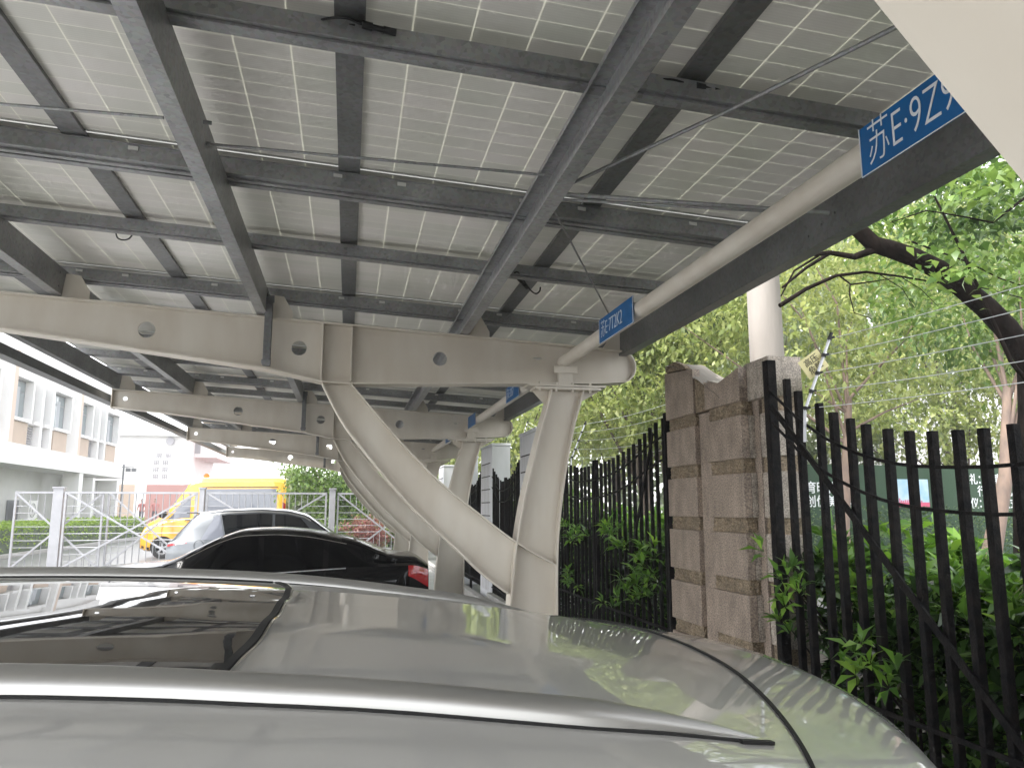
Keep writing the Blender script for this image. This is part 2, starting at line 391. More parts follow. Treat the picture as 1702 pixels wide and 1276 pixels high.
# ------------------------------------------------------------------ world
w = bpy.data.worlds.new('World'); sc.world = w; w.use_nodes = True
nt = w.node_tree; bg = nt.nodes['Background']
sky = nt.nodes.new('ShaderNodeTexSky'); sky.sky_type = 'NISHITA'; sky.sun_disc = False
SE, SR = R(58), R(250)
sky.sun_elevation = SE; sky.sun_rotation = SR; sky.air_density = 1.0; sky.dust_density = 1.0; sky.ozone_density = 1
hs = nt.nodes.new('ShaderNodeHueSaturation'); hs.inputs['Saturation'].default_value = .12
nt.links.new(sky.outputs[0], hs.inputs['Color']); nt.links.new(hs.outputs[0], bg.inputs['Color'])
bg.inputs['Strength'].default_value = .15
sun = bpy.data.lights.new('sun', 'SUN'); sun.energy = 1.3; sun.angle = R(25); sun.color = (1, .97, .92)
so = bpy.data.objects.new('sun', sun); link(so)
dirv = Vector((math.sin(SR)*math.cos(SE), math.cos(SR)*math.cos(SE), math.sin(SE)))
so.rotation_euler = (-dirv).to_track_quat('-Z', 'Y').to_euler(); so.location = (0, 0, 20)
sc.view_settings.view_transform = 'Standard'; sc.view_settings.look = 'None'
sc.view_settings.exposure = 2.4; sc.view_settings.gamma = 1
sc.cycles.max_bounces = 10; sc.cycles.diffuse_bounces = 6; sc.cycles.use_denoising = True

# ------------------------------------------------------------------ ground
def sheet(name, x0, x1, y0, y1, z, m, kind='structure'):
    b = MB(); b.add([(x0, y0, z), (x1, y0, z), (x1, y1, z), (x0, y1, z)], [(0, 1, 2, 3)])
    return tag(b.build(name, m), kind=kind)
sheet('ground', -400, 400, -400, 400, -.012, M['asphalt'])
sheet('parking_pavement', -5.2, 2.35, -9, 22.5, -.004, M['paver'])
sheet('road', -13, -5.2, -9, 70, -.004, M['asphalt'])
b = MB(); b.box(2.35, 2.5, -9, 30, -.01, .12); tag(b.build('kerb', M['kerb'], bevel=.015), kind='structure')
b = MB(); b.add([(2.95, -9, .03), (12, -9, .03), (12, 11.3, .03), (2.95, 11.3, .03)], [(0, 1, 2, 3)])
tag(b.build('planting_soil', M['soil']), kind='structure')

exec_parts = True
# ------------------------------------------------------------------ carport
BT = lambda x: 3.128-.053*x            # beam top
car_port = thing('solar_carport', 'long cream steel carport roofed with pale solar panels over the parked cars', 'carport', (0, 0, 0))
FRAMES = [.225, 6.1, 11.1, 16.1, 21.1]
HW = .085
def xz(Y): return lambda c: Vector((c[0], Y+c[2], c[1]))
def ribbon(mb, pts, Y, hw, t=.012):
    """flange: one continuous strip following an XZ polyline, hw to both sides in Y"""
    n = len(pts); V2 = [Vector((p[0], 0, p[1])) for p in pts]; vs = []
    for i in range(n):
        d = (V2[min(i+1, n-1)]-V2[max(i-1, 0)]).normalized(); nn = Vector((-d.z, 0, d.x))*t/2
        vs += [V2[i]+q+Vector((0, Y+s*hw, 0)) for q in (-nn, nn) for s in (-1, 1)]
    f1 = []; f2 = []
    for i in range(n-1):
        b = 4*i; f1 += [(b, b+1, b+5, b+4), (b+2, b+6, b+7, b+3)]; f2 += [(b, b+4, b+6, b+2), (b+1, b+3, b+7, b+5)]
    mb.add(vs, f1, 0, True); mb.add(vs, f2, 0, True); mb.add(vs, [(0, 2, 3, 1), (4*n-4, 4*n-3, 4*n-1, 4*n-2)], 0)
def smooth_line(pts, k=6):
    out = []; P = [pts[0]]+list(pts)+[pts[-1]]
    for i in range(1, len(P)-2):
        for j in range(k):
            t = j/k; p0, p1, p2, p3 = P[i-1], P[i], P[i+1], P[i+2]
            out.append(tuple(.5*((2*p1[a])+(-p0[a]+p2[a])*t+(2*p0[a]-5*p1[a]+4*p2[a]-p3[a])*t*t+(-p0[a]+3*p1[a]-3*p2[a]+p3[a])*t**3) for a in range(2)))
    out.append(tuple(pts[-1])); return out
top = [(-3.12, BT(-3.12)-.02), (2.14, BT(2.14)), ]
cap = [(2.20+.135*math.cos(a), 2.878+.135*math.sin(a)) for a in [R(80-10*i) for i in range(17)]]
bot = [(2.03, 2.735), (1.43, 2.712), (-.02, 2.662), (-.21, 2.668), (-.66, 2.76), (-2.51, 2.985), (-3.12, 3.035)]
beam_outline = top+cap+bot
beam_holes = [circ(-1.526, 3.029, .062), circ(-.413, 2.935, .058), circ(.689, 2.895, .058), circ(-2.98, 3.16, .03),
              [(1.50+.035*math.cos(a)*1.0, 2.93+.012*math.sin(a)) for a in [R(15*i) for i in range(24)]]]
strL = smooth_line([(-.225, 2.655), (-.092, 2.407), (.061, 2.196), (.4, 1.80), (.64, 1.565), (.853, 1.375), (1.041, 1.20), (1.24, 1.05)])
strR = smooth_line([(-.009, 2.655), (.15, 2.475), (.391, 2.205), (.68, 1.92), (1.0, 1.665), (1.32, 1.43), (1.63, 1.258)])
colL = smooth_line([(1.602, 2.66), (1.586, 2.58), (1.520, 2.36), (1.440, 2.06), (1.365, 1.76), (1.311, 1.44), (1.277, 1.16), (1.23, .6), (1.2, .05)])
colR = smooth_line([(1.875, 2.66), (1.848, 2.57), (1.778, 2.32), (1.703, 1.94), (1.656, 1.59), (1.634, 1.25), (1.63, .6), (1.63, .05)])
for fi, Y in enumerate(FRAMES):
    fr = bpy.data.objects.new('support_frame', None); link(fr); fr.parent = car_port
    # beam: web with holes, flanges, stiffeners, end plate
    web = plate('beam', beam_outline, beam_holes, .014, M['cream'], fr, xz(Y))
    for ln, th in (([(-3.12, BT(-3.12)-.02), (2.16, BT(2.16)+.003)], .012), ([(2.16, BT(2.16)+.003)]+cap[1:-1]+[(2.03, 2.730)], .010), ([(2.03, 2.730)]+[(x, z-.002) for x, z in bot[1:]], .012)):
        mb = MB(); ribbon(mb, ln, Y, HW, th); mb.build('flange', M['cream'], fr)
    mb = MB()
    for X in (-.235, -.012):
        zb = 2.668; mb.box(X-.006, X+.006, Y-HW+.006, Y+HW-.006, zb+.006, BT(X)-.008)
    mb.box(-3.132, -3.12, Y-HW-.002, Y+HW+.002, 3.02, 3.285)
    mb.build('stiffener', M['cream'], fr, bevel=.002, seg=1)
    # strut
    n = len(strL)
    so_ = plate('strut', strL+strR[::-1], [], .014, M['cream'], fr, xz(Y-.001))
    for ln in (strL, strR):
        mb = MB(); ribbon(mb, ln, Y, HW+.001, .011); mb.build('strut_flange', M['cream'], fr)
    plate('column', colL+colR[::-1], [], .016, M['cream'], fr, xz(Y+.002))
    for ln in (colL, colR):
        mb = MB(); ribbon(mb, ln, Y, HW+.004, .012); mb.build('column_flange', M['cream'], fr)
    mb = MB(); mb.box(1.05, 1.75, Y-.19, Y+.19, .0, .05); mb.build('base_plate', M['cream'], fr)
    mb = MB(); mb.box(1.40, 2.06, Y-.105, Y+.105, 2.688, 2.704); mb.build('joint_plate', M['cream'], fr)
    mb = MB(); mb.box(1.46, 2.02, Y-.1, Y+.1, 2.664, 2.684)
    mb.build('joint_plate', M['cream'], fr)
    plate('haunch_plate', [(1.45, 2.663), (1.60, 2.663), (1.575, 2.53)], [], .012, M['cream'], fr, xz(Y))
    plate('haunch_plate', [(1.878, 2.663), (2.02, 2.663), (1.86, 2.57)], [], .012, M['cream'], fr, xz(Y))
    for X in (1.50, 1.64, 1.78, 1.93):
        mb = MB(); mb.cyl((X, Y-.082, 2.684), (0, 0, 1), .012, .078, 6); mb.build('bolt', M['cream'], fr)
    # purlin brackets
    for X in (-3.05, -2.12, -.66, .90, 2.22):
        if X == 2.22: out = [(X-.17, BT(X-.1)), (X-.05, BT(X)+.19), (X-.005, BT(X)+.19), (X-.005, BT(X)+.02), (X-.03, BT(X)-.01)]
        else: out = [(X+.0, BT(X)), (X+.19, BT(X+.19)), (X+.19, BT(X)+.05), (X+.12, BT(X)+.17), (X+.02, BT(X)+.18)]
        plate('purlin_bracket', out, [], .012, M['cream'], fr, xz(Y-.03))
    # dark galvanised stub post on the beam face, left of the strut
    if fi:
        mb = MB(); mb.box(-.668, -.612, Y-HW-.055, Y-HW-.003, 2.765, 3.30)
        mb.box(-.68, -.60, Y-HW-.064, Y-HW-.056, 3.25, 3.31); mb.box(-.675, -.605, Y-HW-.064, Y-HW-.056, 2.775, 2.81)
        mb.build('drain_post', M['galv_dark'], fr, bevel=.004)
# the pipe that carries the number signs
mb = MB(); 
for y0, y1 in ((-4.8, FRAMES[0]-.02),)+tuple((FRAMES[i]+.02, FRAMES[i+1]-.02) for i in range(4)):
    mb.tube([(1.72, y0, 2.905), (1.72, y1, 2.905)], .052, 24)
mb.build('sign_pipe', M['cream'], car_port)
for Y in FRAMES:
    mb = MB(); mb.box(1.62, 1.82, Y-HW-.014, Y-HW-.002, 2.80, 2.86); mb.box(1.66, 1.78, Y-.08, Y-.02, 2.69, 2.86); mb.build('pipe_seat', M['cream'], car_port, bevel=.003)
# purlins: C sections along Y, opening to -X
def c_purlin(X, z0, h=.20, w=.075, y0=-5, y1=22.2, m='galv', name='purlin', flip=1):
    mb = MB(); t = .004
    s = flip
    mb.box(*sorted((X+s*w, X+s*(w-t))), y0, y1, z0, z0+h)            # web (on the +X side)
    mb.box(*sorted((X, X+s*(w-t))), y0, y1, z0, z0+t); mb.box(*sorted((X, X+s*(w-t))), y0, y1, z0+h-t, z0+h)
    mb.box(*sorted((X, X+s*t)), y0, y1, z0+t, z0+.022); mb.box(*sorted((X, X+s*t)), y0, y1, z0+h-.022, z0+h-t)
    # slots and bolts in the web by each frame
    for Y in FRAMES:
        for dz in (.05, .15):
            for dy in (-.12, .16): mb.cyl((X+s*(w+.003), Y+dy, z0+dz), (1, 0, 0), .009, .012, 6)
    return mb.build(name, M[m], car_port)
c_purlin(-3.16, 3.30, m='galv_mid'); c_purlin(-2.19, BT(-2.1)+.012, m='galv_mid'); c_purlin(-.735, BT(-.7)+.012, m='galv'); c_purlin(.84, BT(.9)+.012, m='galv')
# edge beam: web faces the cars
mb = MB(); zE = 3.025
mb.box(2.215, 2.219, -5, 22.2, zE-.045, zE+.22); mb.box(2.219, 2.30, -5, 22.2, zE-.045, zE-.041); mb.box(2.219, 2.30, -5, 22.2, zE+.216, zE+.22)
mb.box(2.296, 2.30, -5, 22.2, zE-.041, zE-.02)
for k in range(10):
    y = 3.3-.11*k; 
    if k < 3: mb.cyl((2.212, y, zE+.02+.02*k), (1, 0, 0), .006, .008, 6)
mb.build('edge_purlin', M['galv_dark'], car_port)
# rails along X (between purlins and panels)
XL, XR = -3.3, 2.62
def PT(x, off): return BT(x)+off
def rail(yc, wd, wide):
    mb = MB(); o0, o1 = .213, .213+(.085 if wide else .07)
    def xf(p): return (p[0], p[1], p[2]+BT(p[0]))
    y0, y1 = yc-wd/2, yc+wd/2; t = .004
    if wide:
        mb.box(XL, XR, y0, y0+t, o0+.0, o1+.0, xf=xf); mb.box(XL, XR, y1-t, y1, o0, o1, xf=xf)
        mb.box(XL, XR, y0+t, y1-t, o0, o0+t, xf=xf)
        mb.box(XL, XR, y0+.045, y0+.075, o0-.012, o0-.001, xf=xf); mb.box(XL, XR, y1-.075, y1-.045, o0-.012, o0-.001, xf=xf)
        mb.box(XL, XR, y0-.012, y0-.001, o1-.006, o1-.002, xf=xf)
    else:
        mb.box(XL, XR, y0, y1, o0, o1, xf=xf); mb.box(XL, XR, y0+.02, y1-.02, o0-.012, o0-.002, xf=xf)
    # pale clips
    x = XL+.2
    if wide:
        i = 0
        while x < XR-.1:
            if i % 3 != 2: mb.box(x, x+.045, y0-.010, y0-.002, o1-.034, o1-.016, m=1, xf=xf)
            x += .33; i += 1
    return mb.build('panel_rail', [M['galv_mid'], M['clip']], car_port)
YJ = [3.97+2.40*k for k in range(-3, 8)]
for y in YJ:
    rail(y, .17, True); rail(y-1.36, .10, False)
# dark channels along Y under the panel joints
XJ = [-2.69, -1.37, -.05, 1.27]
for x in XJ:
    mb = MB(); z = PT(x, .2985)
    mb.box(x-.055, x+.055, YJ[0], YJ[-1], z+.004, z+.008); mb.box(x-.055, x-.051, YJ[0], YJ[-1], z+.008, z+.024); mb.box(x+.051, x+.055, YJ[0], YJ[-1], z+.008, z+.024)
    mb.build('joint_channel', M['galv_dark'], car_port)
# solar panels
cols = [(-3.28, -2.70), (-2.68, -1.38), (-1.36, -.06), (-.04, 1.26), (1.28, 2.60)]
for ci, (x0, x1) in enumerate(cols):
    for k in range(len(YJ)-1):
        y0, y1 = YJ[k]-.082, YJ[k+1]-.098
        z0, z1 = PT(x0, .331), PT(x1, .331)
        pn = bpy.data.objects.new('solar_panel', None)
        mb = MB()
        # glass, origin at the panel's corner
        A = Vector((x0, y0, z0))
        vs = [(0, 0, 0), (x1-x0, 0, z1-z0), (x1-x0, y1-y0, z1-z0), (0, y1-y0, 0)]
        mb.add(vs, [(3, 2, 1, 0)], 0)
        vt = [(a, b_, c+.007) for a, b_, c in vs]; mb.add(vt, [(0, 1, 2, 3)], 2)
        w_ = x1-x0; l_ = y1-y0; dz = z1-z0
        def xf(p): return (p[0], p[1], p[2]+dz*p[0]/w_)
        for q in ((-.0, .011, 0, l_), (w_-.011, w_, 0, l_)): mb.box(q[0], q[1], q[2], q[3], -.006, .012, m=1, xf=xf)
        for q in ((.011, w_-.011, 0, .011), (.011, w_-.011, l_-.011, l_)): mb.box(q[0], q[1], q[2], q[3], -.0055, .0115, m=1, xf=xf)
        o = mb.build('solar_panel', [M['panel'], M['panel_frame'], M['panel']], car_port); o.location = A
# gutter and white trim on the open side
mb = MB(); mb.box(-3.335, -3.22, -5, 22.2, 3.13, 3.135); mb.box(-3.34, -3.335, -5, 22.2, 3.13, 3.235); mb.box(-3.22, -3.215, -5, 22.2, 3.13, 3.23); mb.build('gutter', M['galv_dark'], car_port)
# bracing rods, conduit, cables
def rod(pts, r=.007, name='bracing_rod', m='galv_mid'):
    mb = MB(); mb.tube(pts, r, 8); return mb.build(name, M[m], car_port)
rz = lambda x: BT(x)+.12
def rP(x, y, off=.12): return onP(x, y, 3.128+off, -.053)
rod([rP(-60, 168), rP(272, 196)]); rod([rP(330, 238), rP(905, 291)])
pa, pb = rP(338, 203), rP(352, 205); rod([pa, pb], .009)
rod([rP(320, 238), rP(350, 240)], .011)
rod([rP(935, 312), rP(1215, 182), rP(1500, 40), rP(1620, -30)], .0085)
rod([rP(930, 322, .10), rP(1378, 354, .05)], .011, 'conduit', 'galv'); rod([rP(925, 331, .10), rP(1290, 352, .06)], .008, 'conduit', 'galv')
rod([rP(922, 352), rP(1012, 522, .05)], .006)
for Y in (8.1, 13.1, 18.0):
    rod([(-.66, Y, rz(-.66)), (.84, Y, rz(.84))]); rod([(-3.05, Y-.1, rz(-3)), (-.74, Y, rz(-.7))]); rod([(.92, Y, rz(.9)), (2.2, Y+.9, rz(2.2))])
def cable(px, off=.30, r=.006, conn=None):
    mb = MB(); pts = [rP(x, y, off) for x, y in px]
    # smooth
    P = [pts[0]]+pts+[pts[-1]]; out = []
    for i in range(1, len(P)-2):
        for j in range(5):
            t = j/5; p0, p1, p2, p3 = P[i-1], P[i], P[i+1], P[i+2]
            out.append(.5*((2*p1)+(-p0+p2)*t+(2*p0-5*p1+4*p2-p3)*t*t+(-p0+3*p1-3*p2+p3)*t**3))
    out.append(pts[-1]); mb.tube(out, r, 6)
    if conn:
        a, c = [rP(x, y, off-.004) for x, y in conn]; d = (c-a)
        mb.tube([a, a+d*.3], .014, 8); mb.tube([a+d*.3, a+d*.62], .010, 8); mb.tube([a+d*.62, c], .0135, 8)
    mb.build('panel_cable', M['rubber'], car_port)
cable([(524, 37), (545, 31), (575, 30), (600, 40), (630, 47), (660, 57), (668, 64)], .268, .005, [(602, 41), (658, 55)])
cable([(536, 36), (560, 40), (590, 42)], .268, .004)
cable([(1095, 132), (1120, 133), (1150, 142), (1210, 155), (1218, 162)], .268, .005, [(1157, 143), (1204, 154)])
cable([(205, 373), (222, 371), (240, 374), (262, 378), (290, 382)], .268, .006)
cable([(193, 389), (196, 396), (205, 399), (214, 397), (219, 392)], .20, .005)
cable([(852, 456), (860, 452), (868, 462), (880, 480), (890, 488), (897, 484), (898, 478)], .22, .006, [(862, 463), (876, 478)])
cable([(540, 414), (560, 419), (580, 418), (596, 421)], .268, .006, [(572, 418), (584, 420)])

# number signs hanging from the pipe
def sign(y1, y0, z0, z1, s, label, size=.115, sx=.8):
    t = thing('number_sign', label, 'sign', (1.662, (y0+y1)/2, (z0+z1)/2), 0, 'blue parking-space number signs on the pipe')
    yc, zc = (y0+y1)/2, (z0+z1)/2
    mb = MB(); mb.box(-.002, .002, y0-yc, y1-yc, z0-zc, z1-zc); mb.build('plate', M['blue'], t, bevel=.0008, seg=1)
    mb = MB(); e = .003
    for a in (y0-yc, y1-yc-e): mb.box(-.0045, -.0022, a, a+e, z0-zc, z1-zc)
    mb.box(-.0045, -.0022, y0-yc+e, y1-yc-e, z0-zc, z0-zc+e); mb.build('rim', M['white_letter'], t)
    if s: text('lettering', s, size, M['white_letter'], t, lambda c: (-.0035-c[2], (y1-yc-.035)-c[0], c[1]*1.12), .0008, sx, bold=-.0022)
    mb = MB()
    for yy in (y0-yc+.1, y1-yc-.1): mb.bar((.005, yy, z1-zc-.02), (.058, yy, z1-zc-.02), .02, .004); mb.box(.004, .010, yy-.01, yy+.01, -.05, z1-zc-.01)
    mb.build('hanger', M['galv'], t)
sign(2.15, 1.50, 2.797, 2.97, '苏E·9Z9', 'large blue sign nearest the camera beginning 苏E·9Z9, partly behind the cream strut', .150, .76)
sign(4.95, 4.30, 2.815, 2.985, '苏E·7T2K2', 'blue sign lettered 苏E·7T2K2 on the pipe just before the first full beam', .118, .80)
sign(8.18, 7.53, 2.83, 3.0, '苏E·33S7', 'small distant blue sign lettered 苏E·33S7 just beyond the first full cream beam', .118, .80)
sign(10.95, 10.3, 2.83, 3.0, '', 'tiny blue sign seen edge-on right before the second cream beam', .13)
sign(13.6, 12.95, 2.83, 3.0, '', 'farthest tiny blue sign, above the third cream beam end', .13)

# ------------------------------------------------------------------ cars
def blur_interp(xs, keys, wdt=.06):
    kx = [k[0] for k in keys]; kv = [k[1] for k in keys]
    offs = np.linspace(-1, 1, 9)*wdt
    return np.mean([np.interp(np.asarray(xs)+o, kx, kv) for o in offs], axis=0)

class Car:
    """body sections along local x (front +x). keys: belt, roof, hw, rhw, bottom"""
    def __init__(s, L, belt, roof, hw, rhw, bot, crown=.03, warp=None, rib=None, wdt=.07, edge=.055, hump=None):
        s.L = L; s.k = dict(belt=belt, roof=roof, hw=hw, rhw=rhw, bot=bot); s.crown = crown; s.warp = warp; s.rib = rib; s.wdt = wdt; s.edge = edge
    def prm(s, x): return {k: float(blur_interp([x], v, s.wdt)[0]) for k, v in s.k.items()}
    def ctrl(s, x):
        p = s.prm(x); hw, zs, zr, rh, zb = p['hw'], p['belt'], p['roof'], p['rhw'], p['bot']
        e = min(s.edge, max(.01, (zr-zs)*.45)); rh = min(rh, hw*.93)
        zg = zr-e-.03 if zr-zs > .2 else zs+(zr-zs)*.35
        rr = rh+.03 if zr-zs > .2 else rh
        return [(0, zb), (.82*hw, zb), (.95*hw, zb+.05), (.99*hw, zb+.16), (hw, zb+.45*(zs-zb)), (.985*hw, zs-.06), (.94*hw, zs), (.94*hw*.5+rr*.5, (zs+zg)/2+.01*(zr-zs)),
                (rr, zg), (rh, zr-e), (rh-.06, zr-e*.42), (rh*.8, zr-e*.22+s.crown*.2), (rh*.4, zr+s.crown*.8), (0, zr+s.crown)]
    def P(s, x, u, side=1, off=0.0):
        """u in 0..13 along the section; off = outward offset"""
        c = s.ctrl(x); i = min(int(u), 12); t = u-i
        p0, p1, p2, p3 = c[max(i-1, 0)], c[i], c[i+1], c[min(i+2, 13)]
        if i >= 9 or i in (3, 4):
            f = lambda a: .5*((2*p1[a])+(-p0[a]+p2[a])*t+(2*p0[a]-5*p1[a]+4*p2[a]-p3[a])*t*t+(-p0[a]+3*p1[a]-3*p2[a]+p3[a])*t**3)
        else: f = lambda a: p1[a]*(1-t)+p2[a]*t
        y, z = f(0), f(1)
        if i >= 12: y = p1[0]*(1-t)
        if off:
            d = (p2[0]-p1[0], p2[1]-p1[1]); n = math.hypot(*d) or 1; y += d[1]/n*off; z -= d[0]/n*off
        if s.rib: z += s.rib(x, y)
        X = x+(s.warp(x, y, z) if s.warp else 0)
        return (X, y*side, z)
    def body(s, parent, m, arches=(), r=.36, nst=64, us=None):
        us = us or [0, 1, 2, 3, 3.5, 4, 4.5, 5, 6, 7, 8, 8.5, 9, 9.4, 9.8, 10.2, 10.6, 11, 11.3, 11.6, 12, 12.3, 12.6, 13]
        xs = np.linspace(-s.L/2, s.L/2, nst)
        rows = []
        for x in xs:
            a = [s.P(x, u, 1) for u in us]; b_ = [s.P(x, u, -1) for u in us[1:-1]][::-1]
            rows.append(a+b_)
        n = len(rows[0]); vs = [p for r_ in rows for p in r_]; fs = []
        for i in range(len(rows)-1):
            for j in range(n): fs.append((i*n+j, i*n+(j+1) % n, (i+1)*n+(j+1) % n, (i+1)*n+j))
        fs.append(tuple(range(n-1, -1, -1))); fs.append(tuple((len(rows)-1)*n+j for j in range(n)))
        me = bpy.data.meshes.new('body'); me.from_pydata(vs, [], fs); me.materials.append(m); me.materials.append(M['gap'])
        bm = bmesh.new(); bm.from_mesh(me); bmesh.ops.remove_doubles(bm, verts=bm.verts, dist=1e-5); bmesh.ops.recalc_face_normals(bm, faces=bm.faces); bm.to_mesh(me); bm.free()
        o = bpy.data.objects.new('body', me); link(o)
        cut = []
        for ax in arches:
            c = MB(); c.cyl((ax, 0, r), (0, 1, 0), r+.045, 3, 32, m=0); co_ = c.build('cut', [m, M['gap']]); cut.append(co_)
            # keep only the outer 25 cm: two short cylinders
            bpy.data.objects.remove(co_)
            for sd in (-1, 1):
                c = MB(); c.cyl((ax, sd*(s.prm(ax)['hw']), r), (0, 1, 0), r+.045, .5, 32, m=0); co_ = c.build('cut', [M['gap']]); cut.append(co_)
        cut = [c for c in cut if c.name in bpy.data.objects] if False else cut
        real = []
        for ax in arches: pass
        return o, cut
def finish_body(o, cut, parent):
    live = []
    for c in cut:
        try: c.name; live.append(c)
        except ReferenceError: pass
    for c in live:
        md = o.modifiers.new('b', 'BOOLEAN'); md.operation = 'DIFFERENCE'; md.object = c; md.solver = 'EXACT'
    dg = bpy.context.evaluated_depsgraph_get(); dg.update()
    me = bpy.data.meshes.new_from_object(o.evaluated_get(dg)); nm = 'body'
    bpy.data.objects.remove(o)
    for c in live: bpy.data.objects.remove(c)
    for p in me.polygons: p.use_smooth = True
    o = bpy.data.objects.new(nm, me); link(o); o.parent = parent
    me.set_sharp_from_angle(angle=R(32)) if hasattr(me, 'set_sharp_from_angle') else None
    return o
def make_wheel(parent, x, y, r=.34, w=.22):
    t = bpy.data.objects.new('wheel', None); link(t); t.parent = parent; t.location = (x, y, r)
    sd = 1 if y > 0 else -1
    mb = MB(); prof = [(-.5*w, r*.62), (-.5*w, r*.93), (-.36*w, r), (.36*w, r), (.5*w, r*.93), (.5*w, r*.62)]
    P = [[(rr*math.cos(a), yy, rr*math.sin(a)) for yy, rr in prof] for a in [2*PI*i/36 for i in range(37)]]
    mb.grid(P, smooth=False); mb.build('tyre', M['tyre'], t)
    mb = MB(); rr = r*.62
    P = [[(q*math.cos(a), yy, q*math.sin(a)) for yy, q in ((-.5*w, rr), (-.4*w, rr*.93), (.0, rr*.9), (.4*w, rr*.93), (.5*w, rr))] for a in [2*PI*i/36 for i in range(37)]]
    mb.grid(P)
    for k in range(5):
        a = 2*PI*k/5+.3
        for da in (-.16, .16):
            mb.bar((.03*math.cos(a), sd*.40*w, .03*math.sin(a)), (rr*.95*math.cos(a+da), sd*.44*w, rr*.95*math.sin(a+da)), .03, .025, up=(0, 1, 0))
    mb.cyl((0, sd*.40*w, 0), (0, 1, 0), .055, .05, 16)
    mb.build('rim', M['rim'], t)
    mb = MB(); mb.cyl((0, 0, 0), (0, 1, 0), rr*.8, w*.3, 24); mb.build('brake_disc', M['black_steel'], t)
def overlay(car, parent, name, m, xs, ulo, uhi, side, off=.004, nu=6):
    """skin patch between u-curves ulo(x)..uhi(x)"""
    mb = MB(); P = []
    for x in xs:
        a, b_ = ulo(x), uhi(x); P.append([car.P(x, a+(b_-a)*k/nu, side, off) for k in range(nu+1)])
    mb.grid(P, flip=(side < 0)); return mb.build(name, m, parent)
def side_window(car, parent, x0b, x1b, x0t, x1t, m, ub=6.1, ut=7.95, off=.004, n=12, side=1, name='side_window'):
    """quad window: bottom from x0b to x1b at ub, top x0t..x1t at ut"""
    mb = MB(); P = []
    for i in range(n+1):
        row = []
        for k in range(7):
            t = k/6; u = ub+(ut-ub)*t; xa = x0b+(x0t-x0b)*t; xb = x1b+(x1t-x1b)*t
            row.append(car.P(xa+(xb-xa)*i/n, u, side, off))
        P.append(row)
    mb.grid(P); return mb.build(name, m, parent)
def screen(car, parent, xa, xb, m, name, wa=.9, off=.005, us=(9.3, 13)):
    """front / rear glass spanning both sides between stations xa and xb"""
    mb = MB(); P = []
    for i in range(11):
        x = xa+(xb-xa)*i/10
        uu = np.linspace(us[0], us[1], 8)
        row = [car.P(x, u, 1, off) for u in uu]+[car.P(x, u, -1, off) for u in uu[::-1][1:]]
        P.append(row)
    mb.grid(P); return mb.build(name, m, parent)
def line_strip(car, parent, pts, w, m, name, side=1, off=.003):
    """thin line through (x,u) points on the skin"""
    mb = MB(); q = [Vector(car.P(x, u, side, off)) for x, u in pts]
    for a, b_ in zip(q, q[1:]): mb.bar(a, b_, w, .003, up=(0, side, .3))
    return mb.build(name, m, parent)
def mirror(car, parent, x, y, z, m, sd, s=1.0):
    t = bpy.data.objects.new('wing_mirror', None); link(t); t.parent = parent; t.location = (x, y*sd, z)
    mb = MB(); n = 10
    P = []
    for i in range(n+1):
        a = PI*i/n
        P.append([(.075*s*math.sin(a)*math.cos(b_)-.0, sd*.11*s*-math.cos(a)+sd*.1, .07*s*math.sin(a)*math.sin(b_)) for b_ in [2*PI*k/14 for k in range(15)]])
    mb.grid(P); mb.build('mirror_housing', m, t)
    mb = MB(); mb.bar((0.02, -sd*.06, -.04), (0, sd*.05, 0), .05, .03); mb.build('mirror_arm', M['gap'], t)
    mb = MB(); mb.box(-.078*s, -.072*s, sd*.1-.075*s, sd*.1+.075*s, -.045*s, .045*s); mb.build('mirror_glass', M['car_glass'], t)
def handle(car, parent, x, u, sd, m):
    p = Vector(car.P(x, u, sd, .02)); mb = MB(); mb.box(p.x-.09, p.x+.09, p.y-.012, p.y+.012, p.z-.012, p.z+.012); mb.build('door_handle', m, parent, bevel=.008)

# --- the white estate car right in front of the camera
WX, WY = -1.23, 1.45
def zr_w(X): return 1.5425-.055*max(0, X+.8)**2
roofk = [(-2.35, .99), (-2.30, 1.02), (-2.16, 1.30), (-2.09, 1.392)]
for X in np.linspace(.80, -1.2, 14): roofk.append((-(X+1.23), zr_w(X)))
roofk += [(.6, 1.50), (1.35, .99), (2.2, .80), (2.35, .62)]
def warp_w(x, y, z):
    X = -(x+1.23); k = min(1, max(0, (X+.35)/.9)); k = k*k*(3-2*k)
    return .34*(y/.92)**2*k
def rib_w(x, y):
    X = -(x+1.23); a = min(1, max(0, (X+.13)/.08))*min(1, max(0, (.62-X)/.3)); b_ = max(0, 1-(abs(y)/.55)**6)
    return .0075*a*b_*math.cos(2*PI*y/.24)
white = Car(4.70, [(-2.35, .96), (-1.9, 1.0), (0, .97), (1.3, .94), (2.2, .74), (2.35, .58)], roofk,
            [(-2.35, .74), (-2.2, .86), (-1.6, .925), (1.2, .92), (2.0, .84), (2.35, .62)],
            [(-2.35, .62), (-2.06, .68), (-1.6, .765), (-1.23, .80), (.4, .79), (1.3, .70), (2.35, .5)],
            [(-2.35, .38), (-2.2, .22), (2.1, .2), (2.35, .3)], crown=.016, warp=warp_w, rib=rib_w, wdt=.035, edge=.034)
t = thing('white_estate_car', 'pearl white estate car with dark glass sunroof and satin roof rails, filling the foreground', 'car', (WX, WY, 0), PI)
o, cut = white.body(t, M['white_paint'], (-1.42, 1.38), .35, nst=110); finish_body(o, cut, t)
for x in (-1.42, 1.38):
    for sd in (-1, 1): make_wheel(t, x, sd*.80, .34)
